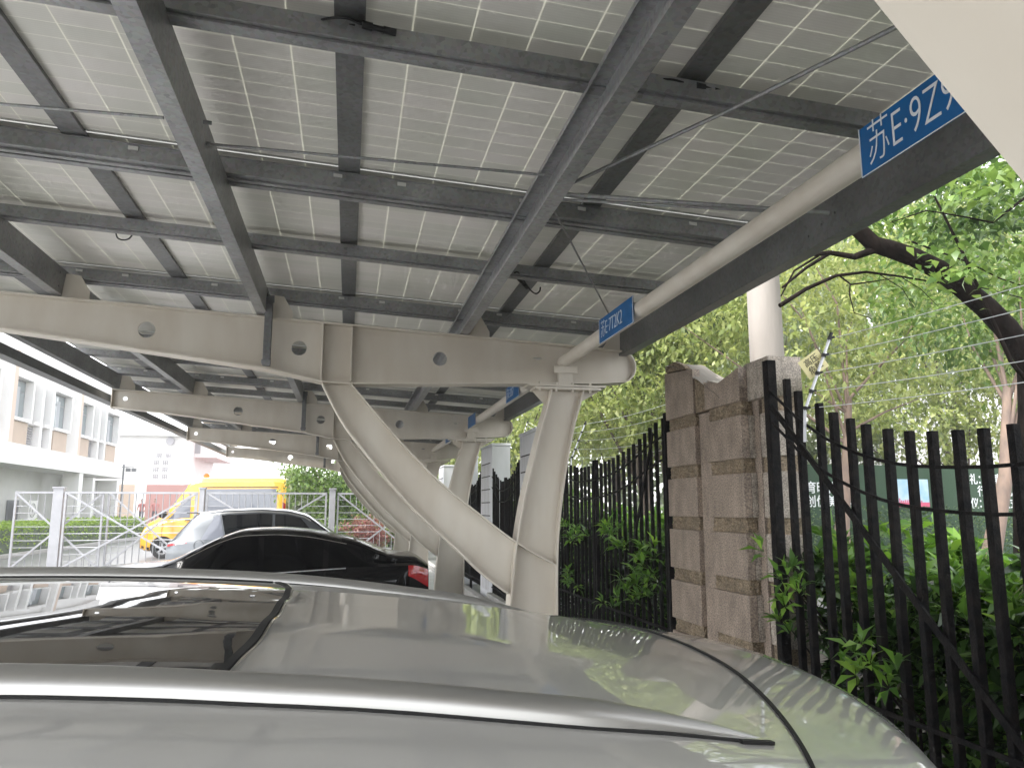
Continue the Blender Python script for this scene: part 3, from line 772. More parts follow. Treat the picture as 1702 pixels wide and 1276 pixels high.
def roof_xy(X, dy, off=.0):
    """point on the white car's roof given world X and offset from its centre line"""
    x = -(X+1.23)
    c = white.ctrl(x); lo, hi = 8.0, 13.0
    for _ in range(26):
        mid = (lo+hi)/2
        if white.P(x, mid, 1)[1] > abs(dy): lo = mid
        else: hi = mid
    # undo the warp so that X is honoured
    p = white.P(x, lo, 1)
    xx = x-(p[0]-x); 
    for _ in range(3):
        p = white.P(xx, lo, 1); xx -= (p[0]-x)
    p = white.P(xx, lo, 1)
    return (p[0], math.copysign(p[1], -dy), p[2]+off)
# sunroof glass, rear edge bowed
bow = lambda v: .02*abs(v)**3 if v < 0 else .05*abs(v)**3
mb = MB(); P = []
for i in range(25):
    v = -1+2*i/24; dy = v*.520
    Xr = -.115-bow(v); row = []
    for k in range(24):
        X = Xr+(-1.62-Xr)*k/23; row.append(roof_xy(X, dy, .003))
    P.append(row)
mb.grid(P); mb.build('sunroof_glass', M['sunroof'], t)
def roof_line(pts, w, m, name, off=.0035, h=.004):
    mb = MB(); q = [Vector(roof_xy(X, dy, off)) for X, dy in pts]
    for a, b_ in zip(q, q[1:]): mb.bar(a, b_, w, h)
    return mb.build(name, m, t)
roof_line([(-.115-bow(v)+.005, v*.525) for v in np.linspace(-1, 1, 41)], .011, M['gap'], 'sunroof_seal')
roof_line([(-.115-bow(v)+.014, v*.527) for v in np.linspace(-1, 1, 41)], .003, M['chrome'], 'sunroof_trim', .003)
for s in (-1, 1): roof_line([(X, s*.527) for X in np.linspace(-1.7, -.17, 30)], .010, M['gap'], 'sunroof_seal')
# dark hatch seam
def seamX(dy): return .635-.225*(abs(dy)/.9)**2
sp = [(seamX(v*.66), v*.66) for v in np.linspace(-1, 1, 61)]
roof_line(sp, .0048, M['gap'], 'hatch_seam', .0012, .004)
# roof rails
for s in (-1, 1):
    mb = MB(); P = []; xs_ = np.linspace(-2.5, .495, 70)
    for X in xs_:
        e = min(1, (.495-X)/.22+.05)*min(1, (X+2.5)/.15+.05); e = e**.7
        dyc = .592-.02*max(0, X+.1)/.5
        base = roof_xy(X, s*dyc); row = []
        for k in range(13):
            a = PI*k/12; yy = math.cos(a)*.021*max(e, .3); zz = math.sin(a)**.7*.029*e
            row.append((base[0], base[1]+yy, base[2]-.004+zz))
        P.append(row)
    mb.grid(P); mb.build('roof_rail', M['satin_rail'], t)
    roof_line([(X, s*(.615-.02*max(0, X+.1)/.5)) for X in np.linspace(-2.4, .485, 50)], .006, M['gap'], 'rail_seal', .0005)
    roof_line([(X, s*(.567-.02*max(0, X+.1)/.5)) for X in np.linspace(-2.4, .40, 50)], .009, M['gap'], 'rail_seal', .0005)
# small black rail foot by the seam and drip channel
for s in (-1, 1):
    roof_line([(.455, s*.598), (.50, s*.590)], .008, M['gap'], 'rail_foot', .002)
for sd in (-1, 1):
    for a in ((-1.72, -1.02, -1.5, -.98), (-.95, .05, -.90, .0), (.12, 1.15, .07, .62)):
        side_window(white, t, *a, M['car_glass'], side=sd)
    line_strip(white, t, [(x, 6.0) for x in np.linspace(-1.8, 1.2, 16)], .012, M['chrome'], 'belt_trim', sd)
    for x in (-.98, .085): line_strip(white, t, [(x, u) for u in (2.5, 3, 4, 5, 6)], .006, M['gap'], 'door_seam', sd)
    mirror(white, t, 1.05, .98, 1.02, M['white_paint'], sd)
    for x in (-.75, .3): handle(white, t, x, 5, sd, M['white_paint'])
    overlay(white, t, 'tail_lamp', M['tail_red'], np.linspace(-2.33, -2.0, 6), lambda x: 4.6, lambda x: 5.7, sd)
    overlay(white, t, 'head_lamp', M['head_clear'], np.linspace(1.95, 2.28, 6), lambda x: 4.6, lambda x: 5.6, sd)
screen(white, t, .68, 1.28, M['car_glass'], 'windscreen'); screen(white, t, -2.28, -2.14, M['car_glass'], 'rear_window', us=(10, 13))

# --- black saloon
t = thing('black_saloon', 'glossy black saloon with black windows and a red tail lamp, tail towards the fence', 'car', (-1.50, 9.75, 0), PI)
blk = Car(4.86, [(-2.43, 1.0), (-2.3, 1.07), (-1.5, 1.05), (.0, .97), (1.2, .92), (2.2, .72), (2.43, .5)],
          [(-2.43, 1.02), (-2.38, 1.155), (-2.06, 1.175), (-1.92, 1.205), (-1.6, 1.345), (-1.1, 1.445), (-.75, 1.475), (-.32, 1.46), (-.08, 1.37), (.42, 1.11), (.62, 1.085), (1.1, 1.05), (1.6, .98), (2.1, .87), (2.35, .70), (2.43, .52)],
          [(-2.43, .72), (-2.25, .84), (-1.6, .905), (1.3, .905), (2.1, .82), (2.43, .60)],
          [(-2.43, .66), (-2.0, .70), (-1.4, .63), (-.6, .60), (-.2, .60), (.5, .72), (2.43, .5)],
          [(-2.43, .36), (-2.25, .2), (2.2, .18), (2.43, .3)], crown=.012, wdt=.09, edge=.05)
o, cut = blk.body(t, M['black_paint'], (-1.40, 1.42), .34); finish_body(o, cut, t)
for x in (-1.40, 1.42):
    for sd in (-1, 1): make_wheel(t, x, sd*.79, .33)
for sd in (-1, 1):
    side_window(blk, t, -1.25, -.63, -1.25, -.60, M['black_glass'], side=sd); side_window(blk, t, -.57, .40, -.54, -.16, M['black_glass'], side=sd)
    side_window(blk, t, -1.80, -1.31, -1.45, -1.31, M['black_glass'], side=sd, name='quarter_window')
    line_strip(blk, t, [(x, 6.0) for x in np.linspace(-1.5, .45, 16)], .012, M['galv'], 'belt_trim', sd)
    for x in (-1.28, -.6): line_strip(blk, t, [(x, u) for u in (2.5, 3, 4, 5, 6)], .005, M['gap'], 'door_seam', sd)
    line_strip(blk, t, [(x, 8.6) for x in np.linspace(-1.5, .2, 24)], .008, M['chrome'], 'roof_moulding', sd, .004)
    mirror(blk, t, .32, .97, 1.0, M['black_paint'], sd)
    for x in (-1.1, -.4): handle(blk, t, x, 5, sd, M['black_paint'])
    overlay(blk, t, 'tail_lamp', M['tail_red'], np.linspace(-2.425, -2.19, 8), lambda x: 4.55+1.2*(x+2.425), lambda x: 5.98, sd, .006)
    overlay(blk, t, 'head_lamp', M['head_clear'], np.linspace(1.95, 2.35, 6), lambda x: 4.6, lambda x: 5.6, sd)
screen(blk, t, -.12, .44, M['black_glass'], 'windscreen'); screen(blk, t, -1.95, -1.45, M['black_glass'], 'rear_window')

# --- silver SUV parked nose-in beyond
t = thing('silver_sport_utility_car', 'silver grey five-door sport utility car with slim red tail lamp behind the black saloon', 'car', (-1.40, 17.65, 0), 0); t.scale = (.93, 1, 1)
suv = Car(4.6, [(-2.3, 1.0), (-2.0, 1.06), (0, 1.03), (1.2, 1.0), (2.1, .86), (2.3, .6)],
          [(-2.3, 1.02), (-2.22, 1.12), (-1.95, 1.42), (-1.78, 1.60), (-1.2, 1.67), (-.4, 1.70), (.2, 1.665), (.6, 1.57), (1.3, 1.10), (1.5, 1.05), (2.1, .95), (2.25, .8), (2.3, .62)],
          [(-2.3, .76), (-2.15, .86), (-1.6, .93), (1.2, .92), (2.0, .85), (2.3, .64)],
          [(-2.3, .62), (-1.8, .62), (-1.2, .66), (.4, .66), (1.3, .72), (2.3, .5)],
          [(-2.3, .42), (-2.15, .28), (2.1, .25), (2.3, .35)], crown=.02, wdt=.06, edge=.055)
o, cut = suv.body(t, M['silver_paint'], (-1.40, 1.36), .37); finish_body(o, cut, t)
for x in (-1.40, 1.36):
    for sd in (-1, 1): make_wheel(t, x, sd*.81, .36)
for sd in (-1, 1):
    side_window(suv, t, -1.60, -1.12, -1.36, -1.25, M['van_glass'], side=sd, name='quarter_window')
    side_window(suv, t, -1.08, -.12, -1.22, -.14, M['car_glass'], side=sd); side_window(suv, t, -.05, 1.08, -.08, .48, M['car_glass'], side=sd)
    line_strip(suv, t, [(x, 8.7) for x in np.linspace(-1.75, .7, 20)], .03, M['satin_rail'], 'roof_rail', sd, .01)
    line_strip(suv, t, [(x, 6.0) for x in np.linspace(-1.2, 1.1, 16)], .02, M['chrome'], 'belt_trim', sd)
    for x in (-1.1, -.085): line_strip(suv, t, [(x, u) for u in (2.5, 3, 4, 5, 6)], .008, M['gap'], 'door_seam', sd)
    mirror(suv, t, .95, .98, 1.08, M['silver_paint'], sd)
    for x in (-.85, .15): handle(suv, t, x, 5, sd, M['silver_paint'])
    overlay(suv, t, 'tail_lamp', M['tail_red'], np.linspace(-2.29, -1.88, 8), lambda x: 5.0+.3*(x+2.29), lambda x: 5.6, sd, .008)
    overlay(suv, t, 'head_lamp', M['head_clear'], np.linspace(1.8, 2.25, 6), lambda x: 5.0, lambda x: 5.6, sd)
    overlay(suv, t, 'sill_cladding', M['gap'], np.linspace(-2.2, 2.15, 20), lambda x: 1.6, lambda x: 2.6, sd, .006)
p = Vector(suv.P(-1.62, 4.9, -1, .004))
mb = MB(); mb.tube([p+Vector((.1*math.cos(a), 0, .1*math.sin(a))) for a in [2*PI*k/24 for k in range(25)]], .005, 6); mb.build('fuel_flap_seam', M['gap'], t)
screen(suv, t, .64, 1.24, M['car_glass'], 'windscreen'); screen(suv, t, -2.16, -1.86, M['car_glass'], 'rear_window')
mb = MB(); mb.box(-1.98, -1.74, -.58, .58, 1.60, 1.635); mb.build('spoiler', M['silver_paint'], t, bevel=.015)

# --- yellow high-roof van outside the gate
VL = 4.84
KX = .82
def kx(l): return [(a*KX, b_) for a, b_ in l]
t = thing('yellow_van', 'orange-yellow high-roofed van with an orange beacon outside the gate', 'van', (-4.60, 29.9, 0), PI)
van = Car(VL, kx([(-2.95, 1.3), (-2.8, 1.36), (1.2, 1.36), (1.9, 1.30), (2.75, 1.02), (2.95, .7)]), kx([(-2.95, 2.7), (-2.88, 2.80), (-2.5, 2.84), (.6, 2.80), (.95, 2.72), (1.1, 2.60), (2.05, 1.50), (2.2, 1.42), (2.8, 1.16), (2.95, .80)]), kx([(-2.95, .95), (-2.8, .99), (1.6, .99), (2.5, .93), (2.95, .72)]), kx([(-2.95, .85), (1.0, .86), (2.0, .84), (2.95, .6)]), kx([(-2.95, .45), (-2.8, .3), (2.7, .25), (2.95, .35)]), crown=.03, wdt=.05, edge=.16)
o, cut = van.body(t, M['yellow_paint'], (-1.44, 1.62), .36, nst=70); finish_body(o, cut, t)
for x in (-1.44, 1.62):
    for sd in (-1, 1): make_wheel(t, x, sd*.86, .36)
for sd in (-1, 1):
    side_window(van, t, -2.09, .51, -2.09, .51, M['van_glass'], 6.15, 7.62, side=sd); side_window(van, t, .78, 1.60, .78, 1.10, M['van_glass'], 6.05, 7.45, side=sd, name='door_window')
    line_strip(van, t, [(x, 7.72) for x in np.linspace(-2.13, .54, 10)], .03, M['gap'], 'window_seal', sd)
    for x in (.65, 1.66): line_strip(van, t, [(x, u) for u in (2.5, 3, 4, 5, 6)], .012, M['gap'], 'door_seam', sd)
    mirror(van, t, 1.60, 1.12, 1.5, M['gap'], sd, 1.9)
    handle(van, t, .84, 5, sd, M['gap'])
    overlay(van, t, 'tail_lamp', M['tail_red'], np.linspace(-2.41, -2.30, 4), lambda x: 5.6, lambda x: 6.9, sd, .008)
    overlay(van, t, 'head_lamp', M['head_clear'], np.linspace(2.0, 2.36, 6), lambda x: 4.9, lambda x: 5.8, sd)
    overlay(van, t, 'sill_cladding', M['gap'], np.linspace(-2.38, 2.33, 20), lambda x: 1.4, lambda x: 2.8, sd, .006)
screen(van, t, .94, 1.64, M['van_glass'], 'windscreen', us=(9.5, 13)); 
mb = MB(); mb.tube([(.45, -.15, 2.86), (.45, .15, 2.86)], .10, 14); mb.tube([(.45, -.25, 2.84), (.45, .25, 2.84)], .05, 12); mb.build('beacon', mat('orange_beacon', (.8, .16, .01), .3), t)

# ------------------------------------------------------------------ fences and pillars
XF = 2.62
def topA(Y):
    k = [(.9, 2.50), (1.15, 2.36), (1.5, 2.2), (1.9, 2.10), (2.3, 2.05), (2.6, 2.037), (2.76, 2.036), (2.9, 2.043), (3.06, 2.053), (3.2, 2.067), (3.36, 2.094), (3.5, 2.13), (3.64, 2.178), (3.78, 2.227), (3.91, 2.295), (4.09, 2.392), (4.22, 2.486), (4.36, 2.6)]
    return float(np.interp(Y, [a for a, _ in k], [b_ for _, b_ in k]))
def topB(Y):
    k = [(0, 2.47), (.27, 2.43), (.8, 2.29), (1.3, 2.21), (1.9, 2.168), (2.5, 2.168), (3.1, 2.25), (3.6, 2.38), (4.2, 2.55)]
    return float(np.interp(Y, [a for a, _ in k], [b_ for _, b_ in k]))
rnd = random.Random(4)
def fence(label, ys, top, y0, y1, end_post=None, mid=None, brace=None, w=.040):
    t = thing('iron_fence', label, 'fence', (XF, (y0+y1)/2, 0), 0, 'scalloped black iron fence bays')
    yc = (y0+y1)/2
    for Y in ys:
        mb = MB(); lean = rnd.uniform(-.008, .008); tz = top(Y); n = 5
        zs = [.22+(tz-.22)*i/n for i in range(n+1)]
        for a, b_ in zip(zs, zs[1:]):
            j = lambda: rnd.uniform(-.0015, .0015)
        mb.bar((rnd.uniform(-.002, .002), Y-yc, .2), (lean, Y-yc+rnd.uniform(-.008, .008), tz), w*rnd.uniform(.93, 1.08), w*.9, up=(0, 1, 0))
        mb.build('picket', M['iron'], t, bevel=.003, seg=1)
    for off in (.165, .36):
        pts = [(-.028, Y-yc, top(Y)-off+ (0.0)) for Y in np.linspace(y0, y1, 26)]
        mb = MB()
        for a, b_ in zip(pts, pts[1:]): mb.bar(a, b_, .008, .016)
        mb.build('curved_rail', M['iron'], t)
    for z in (.30, .72):
        mb = MB(); mb.bar((-.022, y0-yc, z), (-.022, y1-yc, z), .012, .022); mb.build('lower_rail', M['iron'], t)
    if end_post:
        for Y, tz, ww in end_post:
            mb = MB(); mb.box(-ww/2-.01, ww/2-.01, Y-yc-ww/2, Y-yc+ww/2, 0, tz); mb.build('end_post', M['iron'], t, bevel=.004)
    if mid:
        for Y in (mid-.035, mid+.035):
            mb = MB(); mb.box(-.03, .01, Y-yc-.018, Y-yc+.018, 0, top(mid)+.05); mb.build('middle_post', M['iron'], t, bevel=.003)
    if brace:
        (ya, za), (yb, zb) = brace; mb = MB(); mb.bar((-.035, ya-yc, za), (-.035, yb-yc, zb), .012, .036, up=(0, 0, 1)); mb.build('brace', M['iron'], t)
    return t
ysA = [4.22, 4.092, 3.913, 3.778, 3.64, 3.506, 3.357, 3.202, 3.061, 2.902, 2.759, 2.60]+[2.60-.150*i for i in range(1, 12)]
fence('scalloped black iron fence bay right of the stone pillar, flaking paint, glossy leaves behind', ysA, topA, .9, 4.38, [(4.40, 2.635, .062), (.86, 2.6, .062)], None, ((4.36, 2.34), (2.1, .25)))
ysB = [6.15+.142*i for i in range(31)]
fence('scalloped black iron fence bay between the granite pillar and the first cream column', ysB, lambda Y: topB(Y-6.1), 6.1, 10.5, [(6.06, 2.5, .045)], 8.0, ((6.3, 2.35), (7.1, .9)), .030)
fence('far black iron fence bay between the two white stone pillars', [11.85+.13*i for i in range(19)], lambda Y: topB((Y-11.8)*4.2/2.5), 11.8, 14.1, None, 12.9, None, .026)
fence('farthest black iron fence bay beyond the second white pillar', [15.5+.13*i for i in range(18)], lambda Y: topB((Y-15.4)*4.2/2.4), 15.4, 17.8, None, 16.6, None, .026)
# low plinth wall under the fence
mb = MB(); mb.box(2.52, 2.76, .5, 4.42, 0, .2); mb.box(2.52, 2.76, 6.12, 10.6, 0, .2); mb.box(2.52, 2.76, 11.8, 14.2, 0, .2)
tag(mb.build('plinth_wall', M['concrete'], bevel=.01), 'low grey concrete plinth under the iron fence', 'wall')

# stone pillar
def rough_box(name, x0, x1, y0, y1, z0, z1, m, par, amp, n=6, seed=0, bevel=0):
    """block whose outer faces are displaced like split stone"""
    bm = bmesh.new(); bmesh.ops.create_cube(bm, size=1)
    bmesh.ops.subdivide_edges(bm, edges=bm.edges, cuts=n, use_grid_fill=True)
    r_ = random.Random(seed)
    for v in bm.verts:
        v.co.x = x0+(v.co.x+.5)*(x1-x0)+r_.uniform(-amp, amp); v.co.y = y0+(v.co.y+.5)*(y1-y0)+r_.uniform(-amp, amp); v.co.z = z0+(v.co.z+.5)*(z1-z0)
    me = bpy.data.meshes.new(name); bm.to_mesh(me); bm.free(); me.materials.append(m)
    o = bpy.data.objects.new(name, me); link(o); o.parent = par; return o
LV = [2.43, 2.335, 2.035, 1.942, 1.636, 1.54, 1.23, 1.137, .835, .742, .44, .35, .0]
def stone_pillar():
    t = thing('stone_pillar', 'tall twin pillar of weathered pink granite blocks with rough courses and a V-notched top', 'pillar', (2.6, 5.3, 0))
    ox, oy = 2.6, 5.3
    def blk(name, x0, x1, y0, y1, z0, z1, m=0):
        mb = MB(); x0 -= ox; x1 -= ox; y0 -= oy; y1 -= oy
        mb.box(x0, x1, y0, y1, z0, z1)
        o = mb.build(name, [M['granite']], t, bevel=.005)
        return o
    for (ya, yb, xb) in ((4.78, 5.31, 2.90), (5.50, 6.04, 2.78)):
        # smooth slab courses: front slab (towards the cars), return slab of rougher granite
        for i in range(0, 12, 2):
            z1 = LV[i+1]; z0 = LV[i+2] if i+2 < len(LV) else 0
            blk('granite_slab', 2.6, 2.66, ya, yb, z0+.003, z1-.003)
            mb = MB(); mb.box(.062, xb-ox, ya-oy+.001, ya-oy+.05, z0+.004, z1-.004); mb.build('side_slab', M['granite_side'], t, bevel=.004)
            # rough recessed course above z1
            ys_ = np.linspace(ya+.022, yb-.02, 4)
            zt = LV[i]
            rough_box('rough_course', .024, .10, ya-oy+.022, yb-oy-.02, z1-.002, zt+.003, M['granite_rough'], t, .006, 7, i+int(ya*10))
            rough_box('rough_course', .10, xb-ox-.02, ya-oy+.022, ya-oy+.08, z1-.002, zt+.003, M['granite_rough'], t, .005, 5, i+77)
    mb = MB(); mb.box(.105, .27, 4.72-oy, 6.0-oy, 0, 2.43); mb.box(.04, .105, 5.311-oy, 5.499-oy, 0, 2.42); mb.build('core', M['granite'], t, bevel=.005)
    mb = MB()
    # right-hand strip of the core, seen beyond the fence post
    for i in range(0, 12, 2):
        mb.box(.10, .29, 4.50-oy, 4.70-oy, LV[i+2]+.004, LV[i+1]-.004)
    mb.build('side_strip', M['granite_side'], t, bevel=.004)
    rough_box('rough_course', .11, .27, 4.52-oy, 4.69-oy, 0, 2.43, M['granite_rough'], t, .003, 6, 9)
    # V-notched cap, one slab over each shaft
    def cap_(name, yz, x0, x1, m):
        return plate(name, [(a-oy, b_) for a, b_ in yz], [], x1-x0, m, t, lambda c: Vector(((x0+x1)/2-ox+c[2], c[0], c[1])))
    cap_('cap_slab', [(6.04, 2.43), (5.50, 2.43), (5.50, 2.775), (6.04, 2.83)], 2.6, 2.66, M['granite'])
    cap_('cap_slab', [(5.497, 2.43), (5.31, 2.43), (5.31, 2.63), (5.497, 2.70)], 2.615, 2.66, M['granite_rough'])
    cap_('cap_slab', [(5.307, 2.43), (4.78, 2.43), (4.78, 2.66), (5.08, 2.60), (5.307, 2.635)], 2.6, 2.66, M['granite'])
    cap_('cap_slab', [(6.04, 2.43), (4.5, 2.43), (4.5, 2.69), (4.80, 2.685), (5.08, 2.585), (5.5, 2.70), (5.95, 2.89), (6.04, 2.86)], 2.662, 2.90, M['granite_side'])
    cap_('cap_chip', [(6.03, 2.835), (5.62, 2.80), (5.7, 2.85), (5.85, 2.90), (6.03, 2.885)], 2.605, 2.65, M['granite_rough'])
    # dirty cobweb and debris draped on the left shoulder
    r_ = random.Random(3); mb = MB(); P = []
    for i in range(15):
        v = i/14; Y = 6.02-.95*v; row = []
        for k in range(9):
            u = k/8; zz = 2.90-.40*v**1.3+.02*math.sin(9*v)*u+r_.uniform(-.008, .008)-.03*abs(u-.5)
            row.append((-.005+.27*u, Y-oy, zz+.012))
        P.append(row)
    mb.grid(P); mb.build('cobweb', M['net'], t)
stone_pillar()
def white_pillar(y0, y1, h, label, dark):
    t = thing('white_stone_pillar', label, 'pillar', (2.6, (y0+y1)/2, 0), 0, 'white stone pillars of the far fence'); yc = (y0+y1)/2
    mb = MB(); mb.box(0, .35, y0-yc, y1-yc, 0, h); mb.build('shaft', M['white_tile'], t, bevel=.01)
    ys = (y0+.1-yc, y1-.2-yc)
    for i in range(9):
        z = h-.32-.245*i
        mb = MB(); mb.box(-.006, -.001, ys[0]+.06, ys[1]+.1, z, z+.018); mb.build('joint', M['gap'], t)
    mb = MB()
    for k in range(1, 6): 
        y = ys[0]+.06+(ys[1]+.04-ys[0])*k/6; mb.box(-.004, -.001, y, y+.004, .2, h-.3)
    mb.build('groove', M['granite_side'], t)
    mb = MB(); mb.box(-.015, .365, y0-yc-.015, y1-yc+.015, h+.001, h+.05); mb.build('cap', M['white_tile'], t, bevel=.01)
white_pillar(10.65, 11.75, 2.80, 'white painted pillar with dark joint lines just left of the nearest column', 1)
white_pillar(14.15, 15.35, 2.86, 'white painted pillar with dark joint lines seen between the first two cream columns', 1)
white_pillar(17.85, 18.95, 2.86, 'third white pillar, partly hidden by the second cream column', 1)
white_pillar(21.6, 22.8, 2.86, 'farthest and smallest white pillar, left of the second cream column', 1)

# concrete utility pole behind the pillar
t = thing('utility_pole', 'thick round grey concrete utility pole standing behind the granite pillar', 'pole', (3.38, 5.72, 0))
mb = MB(); mb.tube([(0, 0, 0), (0.0, 0, 3), (-.02, 0, 9)], [.158, .138, .11], 32); mb.build('shaft', M['pole_concrete'], t)

# electric fence: leaning insulator posts with wires
def epost(a, b_, label, plate_=True, s=.62):
    a = Vector(a); b_ = Vector(b_)
    t = thing('electric_fence_post', label, 'fence post', tuple(a), 0, 'insulator posts of the electric fence'); d = b_-a
    mb = MB(); mb.tube([(0, 0, -.25*s), d*.06, d*.93], .014*s, 10); mb.build('rod', M['white_trim'], t)
    mb = MB(); mb.tube([d*.93, d*1.0], .017*s, 10); mb.build('end_cap', M['rubber'], t)
    outp = []
    for f in (.08, .28, .50, .72, .93):
        p = d*f; mb = MB(); mb.cyl(p, d, .022*s, .03*s, 10); mb.bar(p+Vector((-.03*s, -.02*s, -.006)), p+Vector((.03*s, -.035*s, .006)), .016*s, .022*s)
        mb.build('insulator', M['rubber'], t); outp.append(a+p+Vector((.02, -.035, 0)))
    if plate_:
        c = d*.62+Vector((-.03, .03, -.0)); mb = MB(); w_, h_ = .075, .062
        # tilted rectangular plate held behind the rod
        ux = Vector((.80, -.12, .58)).normalized(); uz = Vector((-.58, .02, .80)).normalized(); un = ux.cross(uz).normalized()
        q = [c+ux*sx*w_+uz*sz*h_ for sx, sz in ((-1, -1), (1, -1), (1, 1), (-1, 1))]
        mb.add([p+un*.002 for p in q]+[p-un*.002 for p in q], [(0, 1, 2, 3), (7, 6, 5, 4), (0, 4, 5, 1), (1, 5, 6, 2), (2, 6, 7, 3), (3, 7, 4, 0)])
        mb.build('warning_plate', M['sign_yellow'], t)
        sgn = -1 if un.y > 0 else 1
        for row, tx in ((.024, '高压'), (-.026, '危险')):
            text('warning_lettering', tx, .05, M['rubber'], t, lambda c_, r_=row: c+ux*(c_[0])*(1 if sgn*un.y < 0 and sgn > 0 else 1)+uz*(c_[1]+r_)+un*sgn*(.004+c_[2]), .0005, align='CENTER')
    return outp
ia = epost(onY(1335, 690, 4.0), onY(1382, 553, 4.0), 'white insulator post with a yellow warning plate leaning above the near iron fence')
ib = epost(onY(948, 765, 9.35), onY(974, 700, 9.35), 'thin insulator post above the fence between the cream column and granite pillar', False)
ie = epost(onY(1091, 1, 1)*0+Vector((2.66, -.8, 2.15)), (2.88, -.8, 2.72), 'insulator post at the near end of the fence, beside the parking row', False)
def wires(A, B_, sag, label):
    t = thing('electric_fence_wire', label, 'wire', (2.6, (A[0].y+B_[0].y)/2, 0)); o = Vector(t.location)
    for a, b_ in zip(A, B_):
        mb = MB(); s_ = sag*rnd.uniform(.6, 1.3)
        mb.tube([a.lerp(b_, k/18)-o-Vector((0, 0, s_*4*(k/18)*(1-k/18))) for k in range(19)], .0022, 5); mb.build('strand', M['white_trim'], t)
wires(ia, ie, .06, 'pale slack electric wires running right from the leaning insulator post')
wires(ib, [Vector((2.98, 6.12, p.z)) for p in ia], .05, 'pale slack electric wires running left behind the granite pillar')
ic = epost(onY(868, 730, 14.3), onY(877, 700, 14.3), 'farthest tiny insulator post above the far fence', False)
wires(ic, ib, .10, 'faint electric wires above the far fence beyond the cream column')

# ------------------------------------------------------------------ foliage
rng = np.random.default_rng(7)
def unit(v): return v/np.maximum(np.linalg.norm(v, axis=-1, keepdims=True), 1e-9)
def leaf_mesh(name, P, D, L, W, m, parent=None, fold=.25, droop=.25, wpos=.5):
    """one 5-vertex leaf at each P growing along D, length L, width W"""
    n = len(P); P = np.asarray(P); D = unit(np.asarray(D)); L = np.broadcast_to(L, n)[:, None]; W = np.broadcast_to(W, n)[:, None]
    up = np.tile([0, 0, 1.], (n, 1)); up = up+rng.normal(0, .35, (n, 3))
    S = unit(np.cross(D, up)); N = unit(np.cross(S, D))
    b0 = P; mid = P+D*L*wpos+N*L*.04; l1 = P+D*L*wpos*1.0+S*W*.5+N*W*fold; r1 = P+D*L*wpos-S*W*.5+N*W*fold; tip = P+D*L-N*L*droop
    v = np.stack([b0, l1, mid, r1, tip], 1).reshape(-1, 3)
    f = np.array([[0, 1, 2], [0, 2, 3], [1, 4, 2], [2, 4, 3]])
    F = (np.arange(n)[:, None, None]*5+f[None]).reshape(-1, 3)
    return mesh_np(name, v, F, m, parent)
def rosettes(C, A, k, L, W, spread=1.0):
    """k leaves round each centre C opening along A"""
    n = len(C); A = unit(A); t = unit(np.cross(A, rng.normal(0, 1, (n, 3)))); b_ = np.cross(A, t)
    ang = (np.arange(k)*2.4)[None]+rng.uniform(0, 6.3, (n, 1)); el = rng.uniform(.25, 1.0, (n, k))*spread
    D = (t[:, None]*np.cos(ang)[..., None]+b_[:, None]*np.sin(ang)[..., None])*np.sin(el*1.35)[..., None]+A[:, None]*np.cos(el*1.35)[..., None]
    P = np.repeat(C[:, None], k, 1)+D*.01-A[:, None]*rng.uniform(0, .05, (n, k, 1))
    LL = L*rng.uniform(.65, 1.15, (n, k)); return P.reshape(-1, 3), D.reshape(-1, 3), LL.ravel(), (LL*W/L).ravel()
def limb(mb, pts, r0, r1, n=8):
    k = len(pts); mb.tube(pts, [r0+(r1-r0)*i/(k-1) for i in range(k)], n)

# --- glossy shrubs behind the fence
def hedge(label, y0, y1, x0, x1, ztop, n_in, n_top, k, L, m, name='glossy_shrub', cat='shrub', group=None, wf=.36, front=1.0):
    t = thing(name, label, cat, ((x0+x1)/2, (y0+y1)/2, 0), 0, group); o = np.array([(x0+x1)/2, (y0+y1)/2, 0])
    Y = rng.uniform(y0, y1, n_in); Xr = rng.uniform(0, 1, n_in)**1.6; X = x0+(x1-x0)*Xr
    zt = ztop+.10*np.sin(Y*3.1)+.07*np.sin(Y*7.3+1)+rng.normal(0, .05, n_in)
    Z = zt*(.12+.88*rng.uniform(0, 1, n_in)**.75)
    C = np.stack([X, Y, Z], 1); A = np.stack([-.9*front*np.ones(n_in), rng.normal(0, .5, n_in), .75+rng.normal(0, .35, n_in)], 1)
    Yt = rng.uniform(y0, y1, n_top); Xt = rng.uniform(x0, x1, n_top); Zt = ztop+.10*np.sin(Yt*3.1)+.07*np.sin(Yt*7.3+1)+rng.uniform(-.10, .10, n_top)+.12*(Xt-x0)
    C2 = np.stack([Xt, Yt, Zt], 1); A2 = np.stack([rng.normal(-.2, .3, n_top), rng.normal(0, .3, n_top), np.ones(n_top)], 1)
    P, D, LL, WW = rosettes(C, A, k, L, L*wf); leaf_mesh('foliage', P-o, D, LL, WW, M['leaf_old_shaded'], t, .2, .28)  # inner and lower leaves take the colour with painted-in shade
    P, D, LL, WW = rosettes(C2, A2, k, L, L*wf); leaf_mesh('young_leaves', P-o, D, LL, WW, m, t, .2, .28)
    mb = MB(); ns = int((y1-y0)*7)
    for i in range(ns):
        y = y0+(y1-y0)*(i+.5)/ns+rnd.uniform(-.05, .05); x = rnd.uniform(x0+.1, x1)
        p = [Vector((x, y, 0)), Vector((x+rnd.uniform(-.1, .1), y+rnd.uniform(-.12, .12), ztop*.45)), Vector((x+rnd.uniform(-.25, .15), y+rnd.uniform(-.25, .25), ztop*.92))]
        limb(mb, [q-Vector(o) for q in p], .013, .004, 5)
    mb.build('stems', M['bark'], t)
    return t
